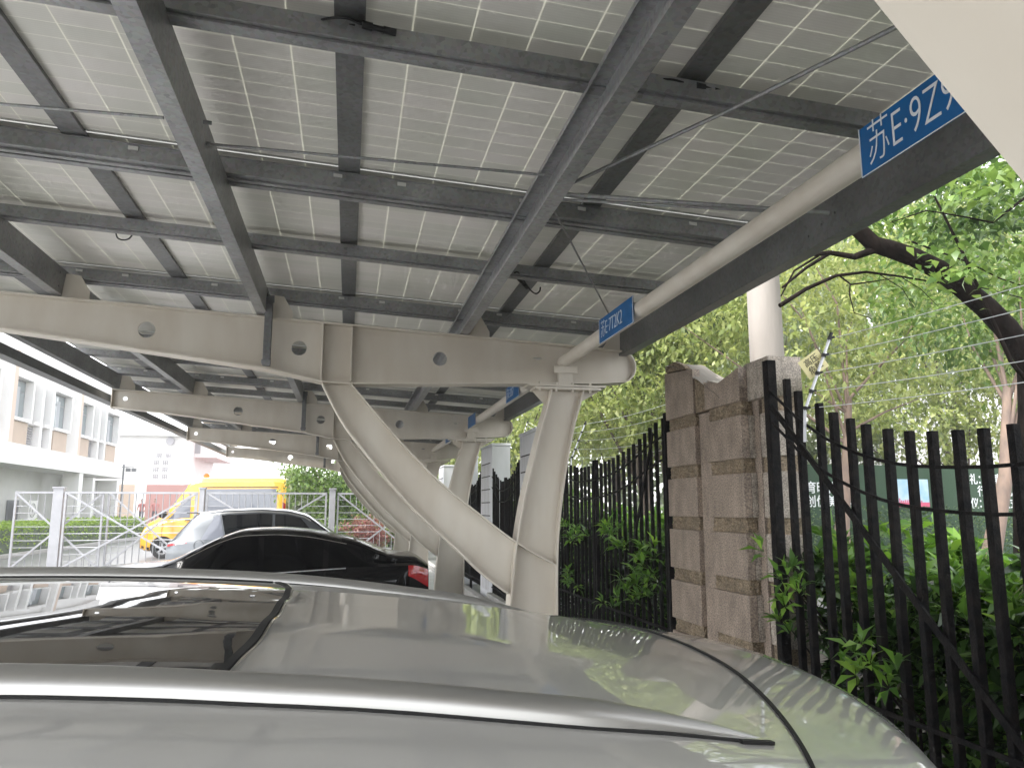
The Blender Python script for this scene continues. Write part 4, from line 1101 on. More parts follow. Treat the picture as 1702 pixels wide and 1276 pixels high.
hedge('large glossy-leaved evergreen shrub behind the near fence bay, lime young leaves on top', .2, 4.5, 2.80, 3.9, 1.27, 1500, 640, 9, .15, M['leaf_glossy'], group='glossy shrubs behind the fence')
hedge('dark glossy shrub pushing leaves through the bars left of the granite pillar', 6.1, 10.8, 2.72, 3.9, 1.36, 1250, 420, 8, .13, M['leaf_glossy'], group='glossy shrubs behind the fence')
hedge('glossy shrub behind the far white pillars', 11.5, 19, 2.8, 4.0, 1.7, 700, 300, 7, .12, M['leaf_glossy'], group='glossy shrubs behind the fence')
# sprigs that poke out between the bars
for lab, pts in (('leafy sprig poking out between the bars beside the stone pillar', [(2.56, 4.28, 1.20), (2.50, 4.20, 1.36), (2.50, 4.12, 1.28), (2.55, 4.3, 1.05)]),
                 ('bright sprig low in the near fence just above the car spoiler', [(2.48, 3.45, .98), (2.52, 3.6, 1.0), (2.50, 3.3, .9)]),
                 ('bright whorled sprig through the far fence bay left of the stone pillar', [(2.5, 7.2, 1.55), (2.46, 7.05, 1.47), (2.5, 6.9, 1.40), (2.52, 7.4, 1.5), (2.5, 6.5, 1.08), (2.47, 6.4, 1.0), (2.5, 6.35, 1.16), (2.52, 8.3, 1.42), (2.5, 8.45, 1.36)]),
 ('bright leafy sprig hanging over the bars low beside the stone pillar', [(2.5, 6.3, 1.35), (2.48, 6.25, 1.22), (2.5, 6.6, 1.28), (2.48, 6.5, .92), (2.5, 6.9, 1.0), (2.5, 7.3, .85)]),
 ('leafy sprig through the bars close behind the nearest cream column', [(2.48, 9.0, 1.5), (2.5, 9.4, 1.4), (2.5, 8.8, 1.0), (2.47, 8.5, .85), (2.5, 9.6, 1.1)])):
    o = Vector(pts[0]); t = thing('leafy_sprig', lab, 'sprig', tuple(o), 0, 'sprigs poking through the fence')
    C = np.repeat(np.array(pts), 3, 0)+rng.normal(0, .05, (len(pts)*3, 3)); A = np.tile([-.6, -.3, .8], (len(C), 1))+rng.normal(0, .35, (len(C), 3))
    P, D, LL, WW = rosettes(C, A, 8, .115, .036); leaf_mesh('foliage', P-np.array(o), D, LL, WW, M['leaf_glossy'], t, .2, .25)
    for q in pts: mb = MB(); limb(mb, [Vector((.35, .1, -.35))+Vector(q)-o, Vector(q)-o], .008, .003, 5); mb.build('stem', M['bark'], t)

# --- trees
def crown(t, blobs, n, L, W, m, origin, shell=.55, up=.3, name='foliage'):
    """leaves scattered in twigs through ellipsoids; blobs = (cx,cy,cz,rx,ry,rz)"""
    B_ = np.array(blobs, float); vol = B_[:, 3]*B_[:, 4]*B_[:, 5]; ntw = max(1, n//14)
    idx = rng.choice(len(B_), ntw, p=vol/vol.sum()); b_ = B_[idx]
    d = unit(rng.normal(0, 1, (ntw, 3))); r_ = (shell+(1-shell)*rng.uniform(0, 1, (ntw, 1))**.6)*rng.uniform(.75, 1.08, (ntw, 1))
    C = b_[:, :3]+d*r_*b_[:, 3:]
    tw = unit(d*.8+rng.normal(0, .6, (ntw, 3))+np.array([0, 0, -.1]))
    k = 14; s = rng.uniform(-1, 1, (ntw, k, 1))*L*2.6
    P = (C[:, None]+tw[:, None]*s+rng.normal(0, L*.55, (ntw, k, 3))).reshape(-1, 3)
    D = (tw[:, None]*.6+rng.normal(0, .7, (ntw, k, 3))+np.array([0, 0, -.25])).reshape(-1, 3)
    LL = L*rng.uniform(.6, 1.25, len(P))
    leaf_mesh(name, P-np.array(origin), D, LL, LL*W/L, m, t, .15, .2)
    return C
def tree(name, label, base, trunk, r0, blobs, n, L, W, m, bark, group=None, cat='tree', shell=.45, limbs=9):
    o = Vector(base); t = thing(name, label, cat, tuple(o), 0, group)
    mb = MB(); pts = [Vector(p)-o for p in trunk]; limb(mb, pts, r0, r0*.35, 12)
    r_ = random.Random(int(abs(base[0]*31+base[1]*17)))
    for i in range(limbs):
        b_ = blobs[i % len(blobs)]; a = pts[-1].lerp(pts[max(0, len(pts)-2)], r_.uniform(0, .9))
        e = Vector((b_[0]+r_.uniform(-.7, .7)*b_[3], b_[1]+r_.uniform(-.7, .7)*b_[4], b_[2]+r_.uniform(-.5, .6)*b_[5]))-o
        mid = a.lerp(e, .5)+Vector((r_.uniform(-.2, .2), r_.uniform(-.2, .2), r_.uniform(0, .35)))
        limb(mb, [a, mid, e], r0*.2, r0*.04, 6)
    mb.build('trunk', bark, t)
    crown(t, blobs, n, L, W, m, tuple(o), shell)
    return t
G = 'leafy trees beyond the fence'
# pale trunk in front of the board, and leaning one on the right
tree('leafy_tree', 'yellow-green tree with a pale trunk straight behind the near fence', (7.0, 10.1, 0), [(7.0, 10.1, 0), (6.98, 10.05, 1.4), (7.1, 10.0, 2.4), (7.2, 10, 3.3)], .13,
     [(6.9, 10.4, 4.3, 1.9, 1.5, 1.2), (8.6, 10.8, 4.9, 1.5, 1.5, 1.1), (5.2, 10.8, 4.9, 1.4, 1.4, 1.1), (7.4, 11, 6.0, 2.2, 1.8, 1.3), (6.0, 11.2, 3.5, 1.0, .9, .6), (8.4, 10.9, 3.6, .9, .8, .5)], 11000, .13, .06, M['leaf_yellow'], M['bark_pale'], G)
tree('leafy_tree', 'tree with a leaning pinkish trunk at the right edge of the photo', (7.1, 7.7, 0), [(7.1, 7.7, 0), (7.45, 7.9, 1.2), (7.85, 8.0, 2.1), (8.1, 8.1, 3.2)], .14,
     [(8.2, 8.6, 4.6, 1.5, 1.2, 1.1), (9.6, 8.9, 4.2, 1.2, 1.2, .9)], 5000, .12, .055, M['leaf_fresh'], M['bark_pale'], G)
# screen of mid-distance trees
spec = [
 ('airy lime-green tree behind the fence just right of the nearest cream column', (4.9, 12.5), 3.0, [(4.7, 12.5, 3.9, 1.5, 1.4, 1.25), (3.9, 13.5, 5.0, 1.5, 1.5, 1.2), (5.6, 12.4, 5.0, 1.5, 1.4, 1.1), (5.2, 12.2, 2.9, 1.0, .8, .55)], 9500, .12, 'leaf_yellow'),
 ('darker green tree rising directly behind the granite pillar', (6.0, 14.0), 3.2, [(5.9, 13.8, 5.3, 1.9, 1.5, 1.5), (7.3, 14.5, 6.6, 1.8, 1.8, 1.3), (5.0, 14.5, 6.6, 1.8, 1.6, 1.2)], 8000, .13, 'leaf_dark'),
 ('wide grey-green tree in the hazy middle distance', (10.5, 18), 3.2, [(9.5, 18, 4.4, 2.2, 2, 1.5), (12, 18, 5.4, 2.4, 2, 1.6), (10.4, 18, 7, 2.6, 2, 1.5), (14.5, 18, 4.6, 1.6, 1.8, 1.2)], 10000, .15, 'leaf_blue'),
 ('tall yellowish tree closing the view on the right', (15, 17), 4, [(15.8, 16.4, 7.4, 2.8, 2, 1.9), (17.8, 16.5, 5.6, 1.8, 2, 1.5), (13.6, 16.8, 8.8, 3, 2.4, 1.6)], 8500, .16, 'leaf_yellow'),
 ('bushy yellow-green tree above the right end of the turf board', (13.2, 14.6), 2.2, [(12.2, 14.6, 3.5, 1.6, 1.2, 1.1), (14.4, 14.8, 3.7, 1.7, 1.2, 1.3), (13.4, 15, 5.2, 2.4, 1.6, 1.2), (10.6, 15, 4.0, 1.2, 1.2, 1.2)], 7500, .13, 'leaf_yellow'),
 ('distant green tree between the white pillars', (4.6, 21), 2.6, [(4.4, 21, 3.6, 1.7, 1.7, 1.2), (5.8, 21.5, 4.6, 1.8, 1.8, 1.4), (7.6, 22, 4.6, 1.9, 1.8, 1.6)], 6500, .16, 'leaf_yellow'),
 ('distant pale tree behind the darker tree at the granite pillar', (8.5, 24), 3.4, [(8.8, 24, 4.6, 2.4, 2, 1.8), (11.5, 25, 5.5, 2.6, 2, 2), (8.6, 24, 7.6, 3, 2.4, 1.8)], 7500, .2, 'leaf_yellow'),
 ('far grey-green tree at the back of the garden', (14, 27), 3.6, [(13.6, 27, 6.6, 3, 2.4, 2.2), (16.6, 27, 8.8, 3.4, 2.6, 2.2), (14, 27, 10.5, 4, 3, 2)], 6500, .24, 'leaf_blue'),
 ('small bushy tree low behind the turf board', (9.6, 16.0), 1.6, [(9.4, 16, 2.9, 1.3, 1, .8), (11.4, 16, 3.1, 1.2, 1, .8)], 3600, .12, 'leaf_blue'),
]
M['bark_mid'] = mat('mid_brown_bark', (.11, .085, .065), .85, var=.4, scale=9)
for lab, (bx, by), th, blobs, n, L, m in spec:
    n = int(n*1.5)
    tree('leafy_tree', lab, (bx, by, 0), [(bx, by, 0), (bx+.1, by, th*.5), (bx-.1, by, th)], .16, blobs, n, L*1.12, L*.54, M[m], M['bark_mid'], G)
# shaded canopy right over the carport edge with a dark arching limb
t0 = (5.35, 4.95, 0)
arch = [onY(1712, 1000, 4.9), onY(1708, 800, 4.85), onY(1716, 690, 4.8), onY(1712, 600, 4.8), onY(1672, 545, 4.8), onY(1640, 512, 4.8), onY(1600, 478, 4.8), onY(1560, 448, 4.8), onY(1520, 428, 4.8), onY(1480, 414, 4.8), onY(1452, 406, 4.8), onY(1425, 380, 4.8), onY(1395, 330, 4.8), onY(1350, 270, 4.8)]
o = Vector((arch[0].x, arch[0].y, 0)); tr = thing('arching_tree', 'near tree whose dark wet limb arches over from the right edge under big bright leaves', 'tree', tuple(o), 0)
mb = MB(); limb(mb, [Vector((0, 0, 0))]+[p-o for p in arch], .105, .050, 14)
mb.build('trunk', M['bark'], tr)
mb = MB()
def twig(px, Y, r0, r1): limb(mb, [onY(x, y, Y)-o for x, y in px], r0, r1, 6)
twig([(1462, 412), (1420, 427), (1380, 420), (1340, 424)], 4.8, .03, .014)
twig([(1560, 470), (1500, 460), (1440, 452), (1390, 458), (1340, 480), (1296, 508)], 4.95, .006, .017)
twig([(1395, 458), (1413, 472), (1412, 490), (1420, 520), (1450, 530)], 4.95, .008, .003); twig([(1414, 473), (1450, 468), (1488, 462)], 4.95, .007, .003)
twig([(1380, 420), (1340, 445), (1300, 478)], 5.0, .016, .008); twig([(1360, 425), (1320, 450), (1298, 492)], 5.1, .010, .006)
twig([(1516, 402), (1560, 418), (1610, 436), (1660, 462), (1702, 476)], 4.5, .008, .005); twig([(1590, 470), (1640, 480), (1702, 496)], 4.5, .005, .004)
twig([(1500, 462), (1530, 480), (1560, 510)], 4.9, .004, .002); twig([(1460, 455), (1500, 480), (1520, 512)], 4.9, .004, .002)
twig([(1712, 640), (1680, 600), (1600, 420), (1540, 300)], 4.4, .02, .006); twig([(1702, 330), (1650, 370), (1600, 360), (1540, 350), (1480, 370)], 4.3, .01, .003)
mb.build('branches', M['bark'], tr)
def spray(n, reg, Yr, L, m, name='foliage', k=1):
    P = np.array([list(onY(rng.uniform(reg[0], reg[2]), rng.uniform(reg[1], reg[3]), rng.uniform(*Yr))) for _ in range(n)])
    k = 7; tw = unit(rng.normal(0, 1, (n, 3))*np.array([1, .6, .35])); s = np.linspace(-1, 1, k)[None, :, None]*L*2.4
    PP = (P[:, None]+tw[:, None]*s).reshape(-1, 3); side = np.tile([1, -1]*4, n)[:0]
    perp = unit(np.cross(tw, np.tile([0, 0, 1.], (n, 1)))); sg = np.tile(np.where(np.arange(k) % 2, 1., -1.), n)[:, None]
    D = np.repeat(tw, k, 0)*.6+np.repeat(perp, k, 0)*sg*.8+rng.normal(0, .25, (n*k, 3))+np.array([0, 0, -.3])
    LL = L*rng.uniform(.6, 1.15, n*k); leaf_mesh(name, PP-np.array(o), D, LL, LL*.5, m, tr, .12, .25)
spray(60, (1470, 330, 1720, 480), (4.95, 5.6), .105, M['leaf_fresh'])
spray(45, (1400, 340, 1560, 400), (4.9, 5.4), .10, M['leaf_fresh'])
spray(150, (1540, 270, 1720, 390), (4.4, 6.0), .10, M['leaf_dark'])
spray(40, (1600, 255, 1720, 330), (3.9, 4.4), .11, M['leaf_fresh'])
spray(26, (1560, 400, 1720, 500), (4.0, 4.5), .095, M['leaf_fresh'])
spray(30, (1440, 370, 1720, 560), (5.3, 6.0), .09, M['leaf_fresh'])
# high crown above the carport edge, seen only in gaps and reflections
crown(tr, [(4.6, 6.5, 5.6, 1.3, 2.2, .8), (5.4, 3.6, 5.4, 1.2, 1.6, .8)], 4500, .11, .05, M['leaf_fresh'], tuple(o), .2)

# low clipped hedge in front of the turf board
t = thing('clipped_hedge', 'low clipped dark hedge running below the green turf board', 'hedge', (10.5, 12.0, 0))
n = 9000; P = np.stack([rng.uniform(5.0, 17, n), rng.uniform(11.6, 12.5, n), rng.uniform(.1, 1.72, n)], 1); D = rng.normal(0, 1, (n, 3))+np.array([0, -.8, .4])
leaf_mesh('foliage', P-np.array([10.5, 12, 0]), D, .075, .04, M['leaf_dark'], t)
mb = MB()
for k in range(24): limb(mb, [Vector((-5.4+k*.48, 0, 0)), Vector((-5.3+k*.48, .1, 1.3))], .02, .01, 5)
mb.build('stems', M['bark'], t)

# green turf hoarding with white lettering and a poster
t = thing('turf_hoarding', 'dark green artificial-turf hoarding with white Chinese lettering seen through the fence', 'hoarding', (11, 13, 0))
mb = MB(); mb.box(-5.4, 7.5, 0, .08, .1, 2.52); mb.build('board', M['board_green'], t, bevel=.01)
mb = MB()
for k in range(8): x = -5.3+k*1.8; mb.box(x, x+.06, .081, .16, 0, 2.5)
mb.build('support_posts', M['galv_mid'], t)
def ht(s, x, y, size, sx=.95):
    p = onY(x, y, 12.99); text('lettering', s, size, M['white_letter'], t, lambda c: (p.x-11+c[0], -.006+c[2]*1, p.z+c[1]), .001, sx, 1.0, bold=size*.012)
ht('共育时代新人', 1322, 811, .235, .93); ht('同创优美环境', 1322, 834, .235, .93)
ht('八礼：仪表之礼、言谈之礼', 1598, 797, .22, .85); ht('行走之礼、待人之礼', 1625, 817, .22, .92); ht('四仪：入学仪式、成长仪式', 1601, 837, .22, .82)
a = onY(1482, 796, 12.99); b_ = onY(1545, 842, 12.99)
mb = MB(); mb.box(a.x-11, b_.x-11, -.02, -.001, b_.z, a.z); mb.build('poster', M['poster_blue'], t)
mb = MB(); mb.box(a.x-11, b_.x-11, -.024, -.021, b_.z, b_.z+.085); 
for k in range(16): mb.box(a.x-11+.04*k, a.x-11+.04*k+.024, -.024, -.021, b_.z+.086, b_.z+.086+.03+.05*rnd.random())
mb.build('poster_band', M['poster_pink'], t)

# pale gridded building far right
t = thing('gridded_building', 'pale building with a grid of facade panels glimpsed through the trees at far right', 'building', (26, 26, 0))
mb = MB(); mb.box(-5.0, 14, 0, 10, 0, 6.6); mb.build('wall', M['wall_white'], t)
for i in range(20):
    mb = MB(); x = -5.0+.95*i; mb.box(x-.03, x+.03, -.05, -.001, 0, 6.55); mb.build('mullion', M['wall_grey'], t)
for j in range(7):
    mb = MB(); mb.box(-5.0, 14, -.045, -.002, .9*j+.5, .9*j+.55); mb.build('transom', M['wall_grey'], t)

# ------------------------------------------------------------------ left side: building, gate, hedges, people
t = thing('office_building', 'white two-storey office building with tan panels under tall windows at far left', 'building', (-14, 40, 0))
BX = -14; oy = 40
def bb(name, m, x0, x1, y0, y1, z0, z1, par=None, bevel=0):
    mb = MB(); mb.box(x0, x1, y0-oy, y1-oy, z0, z1); return mb.build(name, m, par or t, bevel=bevel)
bb('wall', M['wall_white'], -9, -.42, 14, 53, 3.6, 8.4)
bb('wall', M['wall_grey'], -9, -1.6, 14, 53, 0, 3.6)
bb('band', M['wall_white'], -1.6, .25, 14, 53.1, 3.55, 4.42)
bb('parapet', M['wall_white'], -9.1, -.2, 14, 53.12, 8.4, 8.9)
period = 8.42
for k in range(-2, 2):
    y = 35.35+period*k
    pl = bb('pilaster', M['tan_panel'] if False else M['wall_white'], -.42, .05, y+.02, y+.32, 4.42, 8.4)
    bb('pilaster', mat('beige_edge_%d' % k, (.62, .5, .42), .8), -.42, .02, y+.34, y+.78, 4.42, 8.4)
    for (a, b_, kind) in ((.82, 2.6, 'w'), (3.25, 3.7, 'n'), (4.45, 4.95, 'n'), (5.75, 7.6, 'w')):
        y0, y1 = y+a, y+b_
        if y0 > 53 or y1 < 15: continue
        if kind == 'w':
            fr = bb('window', M['win_frame'], -.41, -.36, y0, y1, 5.62, 7.30)
            for (p0, p1, z0, z1) in ((.05, .62, 5.68, 6.75), (.05, .62, 6.82, 7.24), (.70, 1.72, 5.68, 6.75), (.70, 1.72, 6.82, 7.24)):
                mb = MB(); mb.box(-.358, -.35, y0-oy+p0, min(y1, y0+p1)-oy, z0, z1); mb.build('pane', M['win_glass'], fr)
            mb = MB(); mb.box(-.349, -.345, y0-oy+.8, y0-oy+1.2, 5.7, 7.0); mb.build('curtain', M['curtain'], fr)
            bb('sill', M['wall_white'], -.42, .0, y0-.1, y1+.1, 5.46, 5.60)
            bb('tan_panel', M['tan_panel'], -.41, -.12, y0, y1, 4.44, 5.44)
            bb('window_reveal', M['wall_white'], -.42, -.02, y1+.02, y1+.2, 5.61, 7.32); bb('lintel', M['wall_white'], -.42, -.02, y0-.1, y1+.2, 7.33, 7.6)
        else:
            fr = bb('window', M['win_frame'], -.41, -.36, y0, y1, 5.62, 7.26)
            mb = MB(); mb.box(-.358, -.35, y0-oy+.05, y1-oy-.05, 5.68, 7.2); mb.build('pane', M['win_glass'], fr)
            bb('window_reveal', M['wall_white'], -.42, -.02, y1+.05, y1+.32, 4.44, 7.5)
            bb('sill', M['wall_white'], -.42, -.04, y0-.1, y1+.1, 5.46, 5.60)
            mb = MB()
            for q in range(8): mb.box(-.41, -.30, y0-oy, y1-oy, 4.50+.115*q, 4.545+.115*q)
            mb.build('louver', M['louver'], t)
# ground floor openings
dr = bb('door', M['win_frame'], -1.59, -1.5, 37.6, 38.9, 0, 3.4)
for q in range(14):
    mb = MB(); mb.box(-1.49, -1.44, 37.7-oy, 38.8-oy, .3+.14*q, .37+.14*q); mb.build('slat', M['louver'], dr)
bb('portal', M['wall_white'], -1.6, .1, 46.9, 47.3, 0, 3.4); bb('portal', M['wall_white'], -1.6, .1, 51.5, 52, 0, 3.4); bb('portal', M['wall_grey'], -1.59, -1.0, 47.3, 51.5, 0, 3.3)
bb('window', M['win_frame'], -1.59, -1.52, 40.4, 41.6, .9, 2.1)
bb('column', M['wall_white'], -.6, .2, 44.3, 44.9, 0, 3.55)
def acunit(y, z, label, s=1.0):
    a = thing('ac_unit', label, 'air conditioner', (-14.9, y, z), 0, 'outdoor air-conditioner units'); 
    mb = MB(); mb.box(-.18, .18, -.45*s, .45*s, 0, .75*s); mb.build('casing', M['ac'], a, bevel=.02)
    mb = MB(); mb.tube([(.19, -.1+.26*s*math.cos(q), .38*s+.26*s*math.sin(q)) for q in [2*PI*k/24 for k in range(25)]], .012, 5)
    for k in range(6): q = k*PI/6; mb.bar((.19, -.1-.26*s*math.cos(q), .38*s-.26*s*math.sin(q)), (.19, -.1+.26*s*math.cos(q), .38*s+.26*s*math.sin(q)), .006)
    mb.build('fan_grille', M['win_frame'], a)
    mb = MB(); mb.box(-.2, .2, -.4, -.34, -z, -.001); mb.box(-.2, .2, .34, .4, -z, -.001); mb.build('bracket', M['win_frame'], a)
acunit(35.6, .9, 'outdoor air-conditioner unit at the far left edge above the hedge')
acunit(41.2, 1.15, 'outdoor air-conditioner unit on the wall between the louvred door and the window', 1.25)

# far white block with small dark wall lettering
t = thing('far_white_building', 'overexposed white building with rows of small dark wall marks above a dusty red wall', 'building', (-14, 60, 0))
mb = MB(); mb.box(-6, 2.3, 0, 12, 3.4, 6.9); mb.build('wall', M['wall_white'], t)
mb = MB(); mb.box(-6, 2.6, -.4, 12, 6.9, 7.05); mb.build('roof_slab', M['wall_grey'], t)
mb = MB(); mb.box(-2, 4.2, 3, 12, 7.2, 7.3); mb.box(-1.8, 3.9, 3.2, 11.8, 5.6, 7.2); mb.build('upper_storey', M['wall_white'], t)
for k in range(5):
    mb = MB(); mb.box(-.9+.8*k, -.5+.8*k, 3.15, 3.19, 5.9, 6.8); mb.build('window', M['louver'], t)
for r0 in range(4):
    for c0 in range(2):
        mb = MB(); x = .25+c0*.62+(.15 if r0 == 0 else 0)-.1; z = 5.45-.5*r0
        for q in range(3): mb.box(x+.14*q, x+.14*q+.05, -.04, -.001, z-.14, z+.14)
        mb.box(x-.03, x+.40, -.045, -.002, z+.15, z+.19); mb.box(x, x+.33, -.046, -.003, z-.02, z+.02); mb.build('wall_mark', M['louver'], t)
for (x0, x1, m) in ((-2.4, -.9, 'tan_panel'), (-.9, -.15, 'wall_white'), (-.15, 14, 'red_wall'), (-6, -2.4, 'wall_grey')):
    mb = MB(); mb.box(x0, x1, -.3, 12, 0, 3.4); mb.build('ground_floor_wall', M[m], t)
mb = MB(); mb.box(-6.2, -2, 1, 1.1, 7.3, 7.35); mb.build('roof_fitting', M['louver'], t); mb = MB(); mb.cyl((1.2, -.12, 6.55), (0, 1, 0), .28, .2, 16); mb.build('roof_fitting', M['louver'], t)

# flood-light pole
t = thing('floodlight_pole', 'slim dark pole with two floodlights in front of the white building', 'lamp post', (-12.4, 47, 0))
mb = MB(); mb.tube([(0, 0, 0), (0, 0, 4.15)], .05, 8); mb.bar((-.1, 0, 4.0), (.55, 0, 4.0), .04); mb.build('pole', M['win_frame'], t)
for x in (.25, .55):
    mb = MB(); mb.box(x-.12, x+.12, -.12, .08, 3.75, 3.95); mb.build('lamp_head', M['win_frame'], t, bevel=.02)

# clipped lime hedge with kerb
t = thing('lime_hedge', 'bright lime clipped hedge along the foot of the office building at left', 'hedge', (-12.6, 40, 0))
n = 15000; P = np.stack([rng.uniform(-13.5, -11.7, n), rng.uniform(28, 50, n), .15+rng.uniform(0, 1, n)**.6*1.0+rng.normal(0, .04, n)], 1); D = rng.normal(0, .7, (n, 3))+np.array([.7, -.3, .5])
leaf_mesh('foliage', P-np.array([-12.6, 40, 0]), D, .16, .09, M['leaf_lime'], t)
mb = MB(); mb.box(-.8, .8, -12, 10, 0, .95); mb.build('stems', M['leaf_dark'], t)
mb = MB(); mb.box(-11.68, -11.5, 20, 50.4, -.01, .14); tag(mb.build('kerb', M['kerb'], bevel=.02), kind='structure')
sheet('terrace', -14, -7, 52, 59.6, .62, M['kerb'])
mb = MB(); mb.box(-13.9, -7.1, 51.6, 59.5, -.01, .6); tag(mb.build('terrace_step', M['kerb']), kind='structure')

# two people in pink
def person(x, y, z, label, turn, shirt):
    pl = dict(pel=(0, 0, .95), ch=(0, .0, 1.25), nk=(0, 0, 1.45), hd=(0, .02, 1.60), ht=(0, .01, 1.70), kl=(-.1, .03, .52), fl=(-.1, -.02, .08), tl=(-.1, .12, .04), kr=(.1, -.02, .52), fr=(.1, -.08, .08), tr=(.1, .06, .04),
              sl=(-.19, 0, 1.38), el=(-.25, -.03, 1.1), wl=(-.24, .08, .88), sr=(.19, 0, 1.38), er=(.26, .02, 1.1), wr=(.22, .14, .9), hl=(-.09, 0, .88), hr=(.09, 0, .88))
    rad = dict(pel=.14, ch=.15, nk=.055, hd=.10, ht=.08, kl=.065, fl=.045, tl=.035, kr=.065, fr=.045, tr=.035, sl=.06, el=.045, wl=.03, sr=.06, er=.045, wr=.03, hl=.09, hr=.09)
    ks = list(pl); ed = [('pel', 'ch'), ('ch', 'nk'), ('nk', 'hd'), ('hd', 'ht'), ('pel', 'hl'), ('hl', 'kl'), ('kl', 'fl'), ('fl', 'tl'), ('pel', 'hr'), ('hr', 'kr'), ('kr', 'fr'), ('fr', 'tr'), ('ch', 'sl'), ('sl', 'el'), ('el', 'wl'), ('ch', 'sr'), ('sr', 'er'), ('er', 'wr')]
    me = bpy.data.meshes.new('person'); me.from_pydata([pl[k] for k in ks], [(ks.index(a), ks.index(b_)) for a, b_ in ed], [])
    o = bpy.data.objects.new('person', me); link(o)
    md = o.modifiers.new('s', 'SKIN'); sv = me.skin_vertices[0].data
    for i, k in enumerate(ks): sv[i].radius = (rad[k], rad[k]*.8); sv[i].use_root = (k == 'pel')
    o.modifiers.new('d', 'SUBSURF').render_levels = 1
    dg = bpy.context.evaluated_depsgraph_get(); dg.update(); m2 = bpy.data.meshes.new_from_object(o.evaluated_get(dg)); bpy.data.objects.remove(o)
    for mm in ('skin', 'cloth_pink', 'cloth_dark', 'hair'): m2.materials.append(M[mm])
    for p in m2.polygons:
        c = p.center; p.use_smooth = True
        p.material_index = 2 if c.z < .92 else (1 if c.z < 1.43 and not (c.z < 1.12 and abs(c.x) > .19) else (3 if c.z > 1.63 or c.y < -.03 else 0))
    o = bpy.data.objects.new('person', m2); link(o); o.location = (x, y, z); o.rotation_euler = (0, 0, turn)
    tag(o, label, 'person')
p1 = onY(235, 850, 53); p2 = onY(255, 850, 53)
person(p1.x, 53, .62, 'left person in a salmon-pink shirt walking in front of the white pillar', R(160), 0)
person(p2.x, 53.3, .62, 'right person in a pink shirt by the dusty red wall near the van', R(200), 0)

# folding steel gate
def gate_leaf(label, x0, x1, Y, ang=0.0, h=2.13, z0=.13, group='silver gate leaves'):
    w = x1-x0; t = thing('gate_leaf', label, 'gate', (x0, Y, 0), ang, group)
    mb = MB(); r_ = .045
    for z in (z0, h): mb.bar((0, 0, z), (w, 0, z), .04, .05)
    for x in (0, w): mb.bar((x, 0, z0-.03), (x, 0, h+.03), .05, .05, up=(0, 1, 0))
    mb.build('frame', M['gate_steel'], t)
    mb = MB(); mb.bar((0, -.02, z0), (w, -.02, h), .03, .045); mb.build('diagonal_brace', M['gate_steel'], t)
    mb = MB(); mb.bar((0, -.045, h), (w, -.045, z0), .03, .045); mb.build('diagonal_brace', M['gate_steel'], t)
    mb = MB(); hh = h-z0; nv = max(8, int(w/.17))
    for i in range(1, nv):
        x = w*i/nv; f = x/w; zd = min(f, 1-f)*hh
        mb.tube([(x, 0, z0), (x, 0, z0+zd)], .010, 5); mb.tube([(x, 0, h-zd), (x, 0, h)], .010, 5)
    for j in range(1, 11):
        z = z0+hh*j/11; f = (z-z0)/hh; xd = min(f, 1-f)*w
        mb.tube([(0, 0, z), (xd, 0, z)], .009, 5); mb.tube([(w-xd, 0, z), (w, 0, z)], .009, 5)
    mb.build('bars', M['gate_steel'], t)
    mb = MB()
    for x in (.15, w-.15): mb.cyl((x, 0, .065), (0, 1, 0), .06, .04, 12)
    mb.build('caster', M['rubber'], t)
    return t
def gate_post(x, Y, label, w=.16):
    t = thing('gate_post', label, 'post', (x, Y, 0), 0, 'silver gate posts')
    mb = MB(); mb.box(-w/2, w/2, -.1, .1, 0, 2.24); mb.build('shaft', M['gate_steel'], t, bevel=.01); mb = MB(); mb.box(-w/2-.02, w/2+.02, -.12, .12, 2.241, 2.28); mb.build('cap', M['gate_steel'], t)
gate_post(-7.62, 23, 'leftmost square silver gate post standing in front of the lime hedge', .26)
gate_leaf('leftmost silver gate leaf crossing behind the leftmost post', -8.70, -6.55, 23.1)
gate_leaf('wide silver gate leaf with crossing diagonals in front of the van nose', -7.42, -4.1, 22.9)
gate_leaf('silver gate leaf overlapping behind the wide one', -6.45, -4.2, 23.3)
gate_post(-3.98, 23, 'silver gate post in front of the van side window', .14)
gate_leaf('silver gate leaf standing just behind the silver car roof', -3.85, -.62, 23)
gate_post(-.44, 23, 'silver gate post in front of the green tree in the middle', .17)
gate_leaf('rightmost silver gate leaf with diagonals in front of the red shrub', -.28, 2.3, 23)

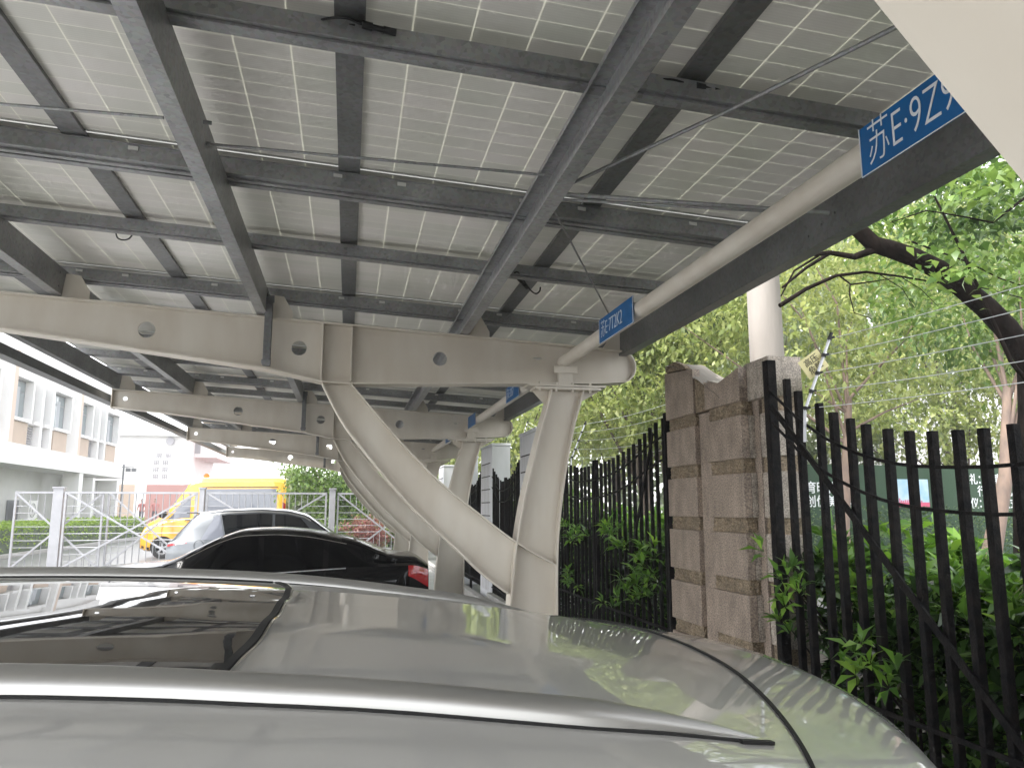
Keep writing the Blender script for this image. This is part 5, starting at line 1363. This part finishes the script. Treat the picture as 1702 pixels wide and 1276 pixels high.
# greenery behind the gate
G2 = 'trees behind the gate'
tree('leafy_tree', 'green tree behind the middle gate post beside the rear of the van', (-.6, 28, 0), [(-.6, 28, 0), (-.55, 28, 1.2), (-.5, 28, 2.2)], .1,
     [(-.9, 28, 2.55, 1.25, 1.1, .8), (.3, 28.4, 2.4, 1.1, 1, .8), (-1.7, 28, 3.0, .7, .8, .4), (-.2, 28, 1.5, 1.3, .9, .6)], 5200, .17, .085, M['leaf_fresh'], M['bark_pale'], G2)
tree('leafy_tree', 'yellowish tree behind the rightmost gate leaf', (1.2, 30, 0), [(1.2, 30, 0), (1.2, 30, 2.2)], .1,
     [(1.1, 30, 2.7, 1.0, 1, .8), (2.4, 30, 3.0, 1.2, 1, 1.1), (1.7, 30, 1.6, 1.4, .9, .7), (4.0, 31, 3.8, 1.6, 1.2, 1.4)], 5200, .17, .085, M['leaf_yellow'], M['bark_pale'], G2)
tree('red_leaved_shrub', 'dusty red-leaved shrub behind the rightmost gate leaf', (.75, 26.5, 0), [(.75, 26.5, 0), (.75, 26.5, .8)], .05,
     [(.7, 26.5, .95, .85, .6, .5)], 2600, .10, .05, M['leaf_red'], M['bark_pale'], cat='shrub', limbs=6)
tree('leafy_shrub', 'low green shrub to the right of the red-leaved one', (2.2, 27, 0), [(2.2, 27, 0), (2.2, 27, .7)], .05,
     [(2.1, 27, .9, .9, .6, .7), (-.5, 26.6, .75, .8, .5, .5)], 2400, .13, .06, M['leaf_fresh'], M['bark_pale'], cat='shrub', limbs=6)
# far-off wood behind everything
t = bpy.data.objects.new('tmp', None)
n = 42000; P = np.stack([rng.uniform(-3, 60, n), rng.uniform(36, 42, n), rng.uniform(0, 1, n)*(5+14*np.clip((rng.uniform(0,1,n)*0+1), 0, 1))], 1); P[:, 2] = rng.uniform(0, 1, n)*(5.5+15*np.clip((P[:, 0]-3)/10, 0, 1)); P[:, 2] *= .55+.45*np.clip((P[:, 0]+3)/14, 0, 1)
P[:, 2] *= 1+.15*np.sin(P[:, 0]*1.3)
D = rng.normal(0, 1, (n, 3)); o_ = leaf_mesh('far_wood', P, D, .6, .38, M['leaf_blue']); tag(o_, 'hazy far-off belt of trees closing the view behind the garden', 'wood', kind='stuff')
bpy.data.objects.remove(t)


# rain haze between the trees and buildings
mb = MB(); mb.box(-60, 75, -14, 95, -1.0, 16.0)
m = bpy.data.materials.new('rain_haze'); m.use_nodes = True; nt = m.node_tree; nt.nodes.remove(nt.nodes['Principled BSDF'])
pv = nt.nodes.new('ShaderNodeVolumePrincipled'); pv.inputs['Color'].default_value = (.95, .96, 1, 1); pv.inputs['Density'].default_value = .0022
nt.links.new(pv.outputs[0], nt.nodes['Material Output'].inputs['Volume'])
tag(mb.build('haze', m), kind='stuff')
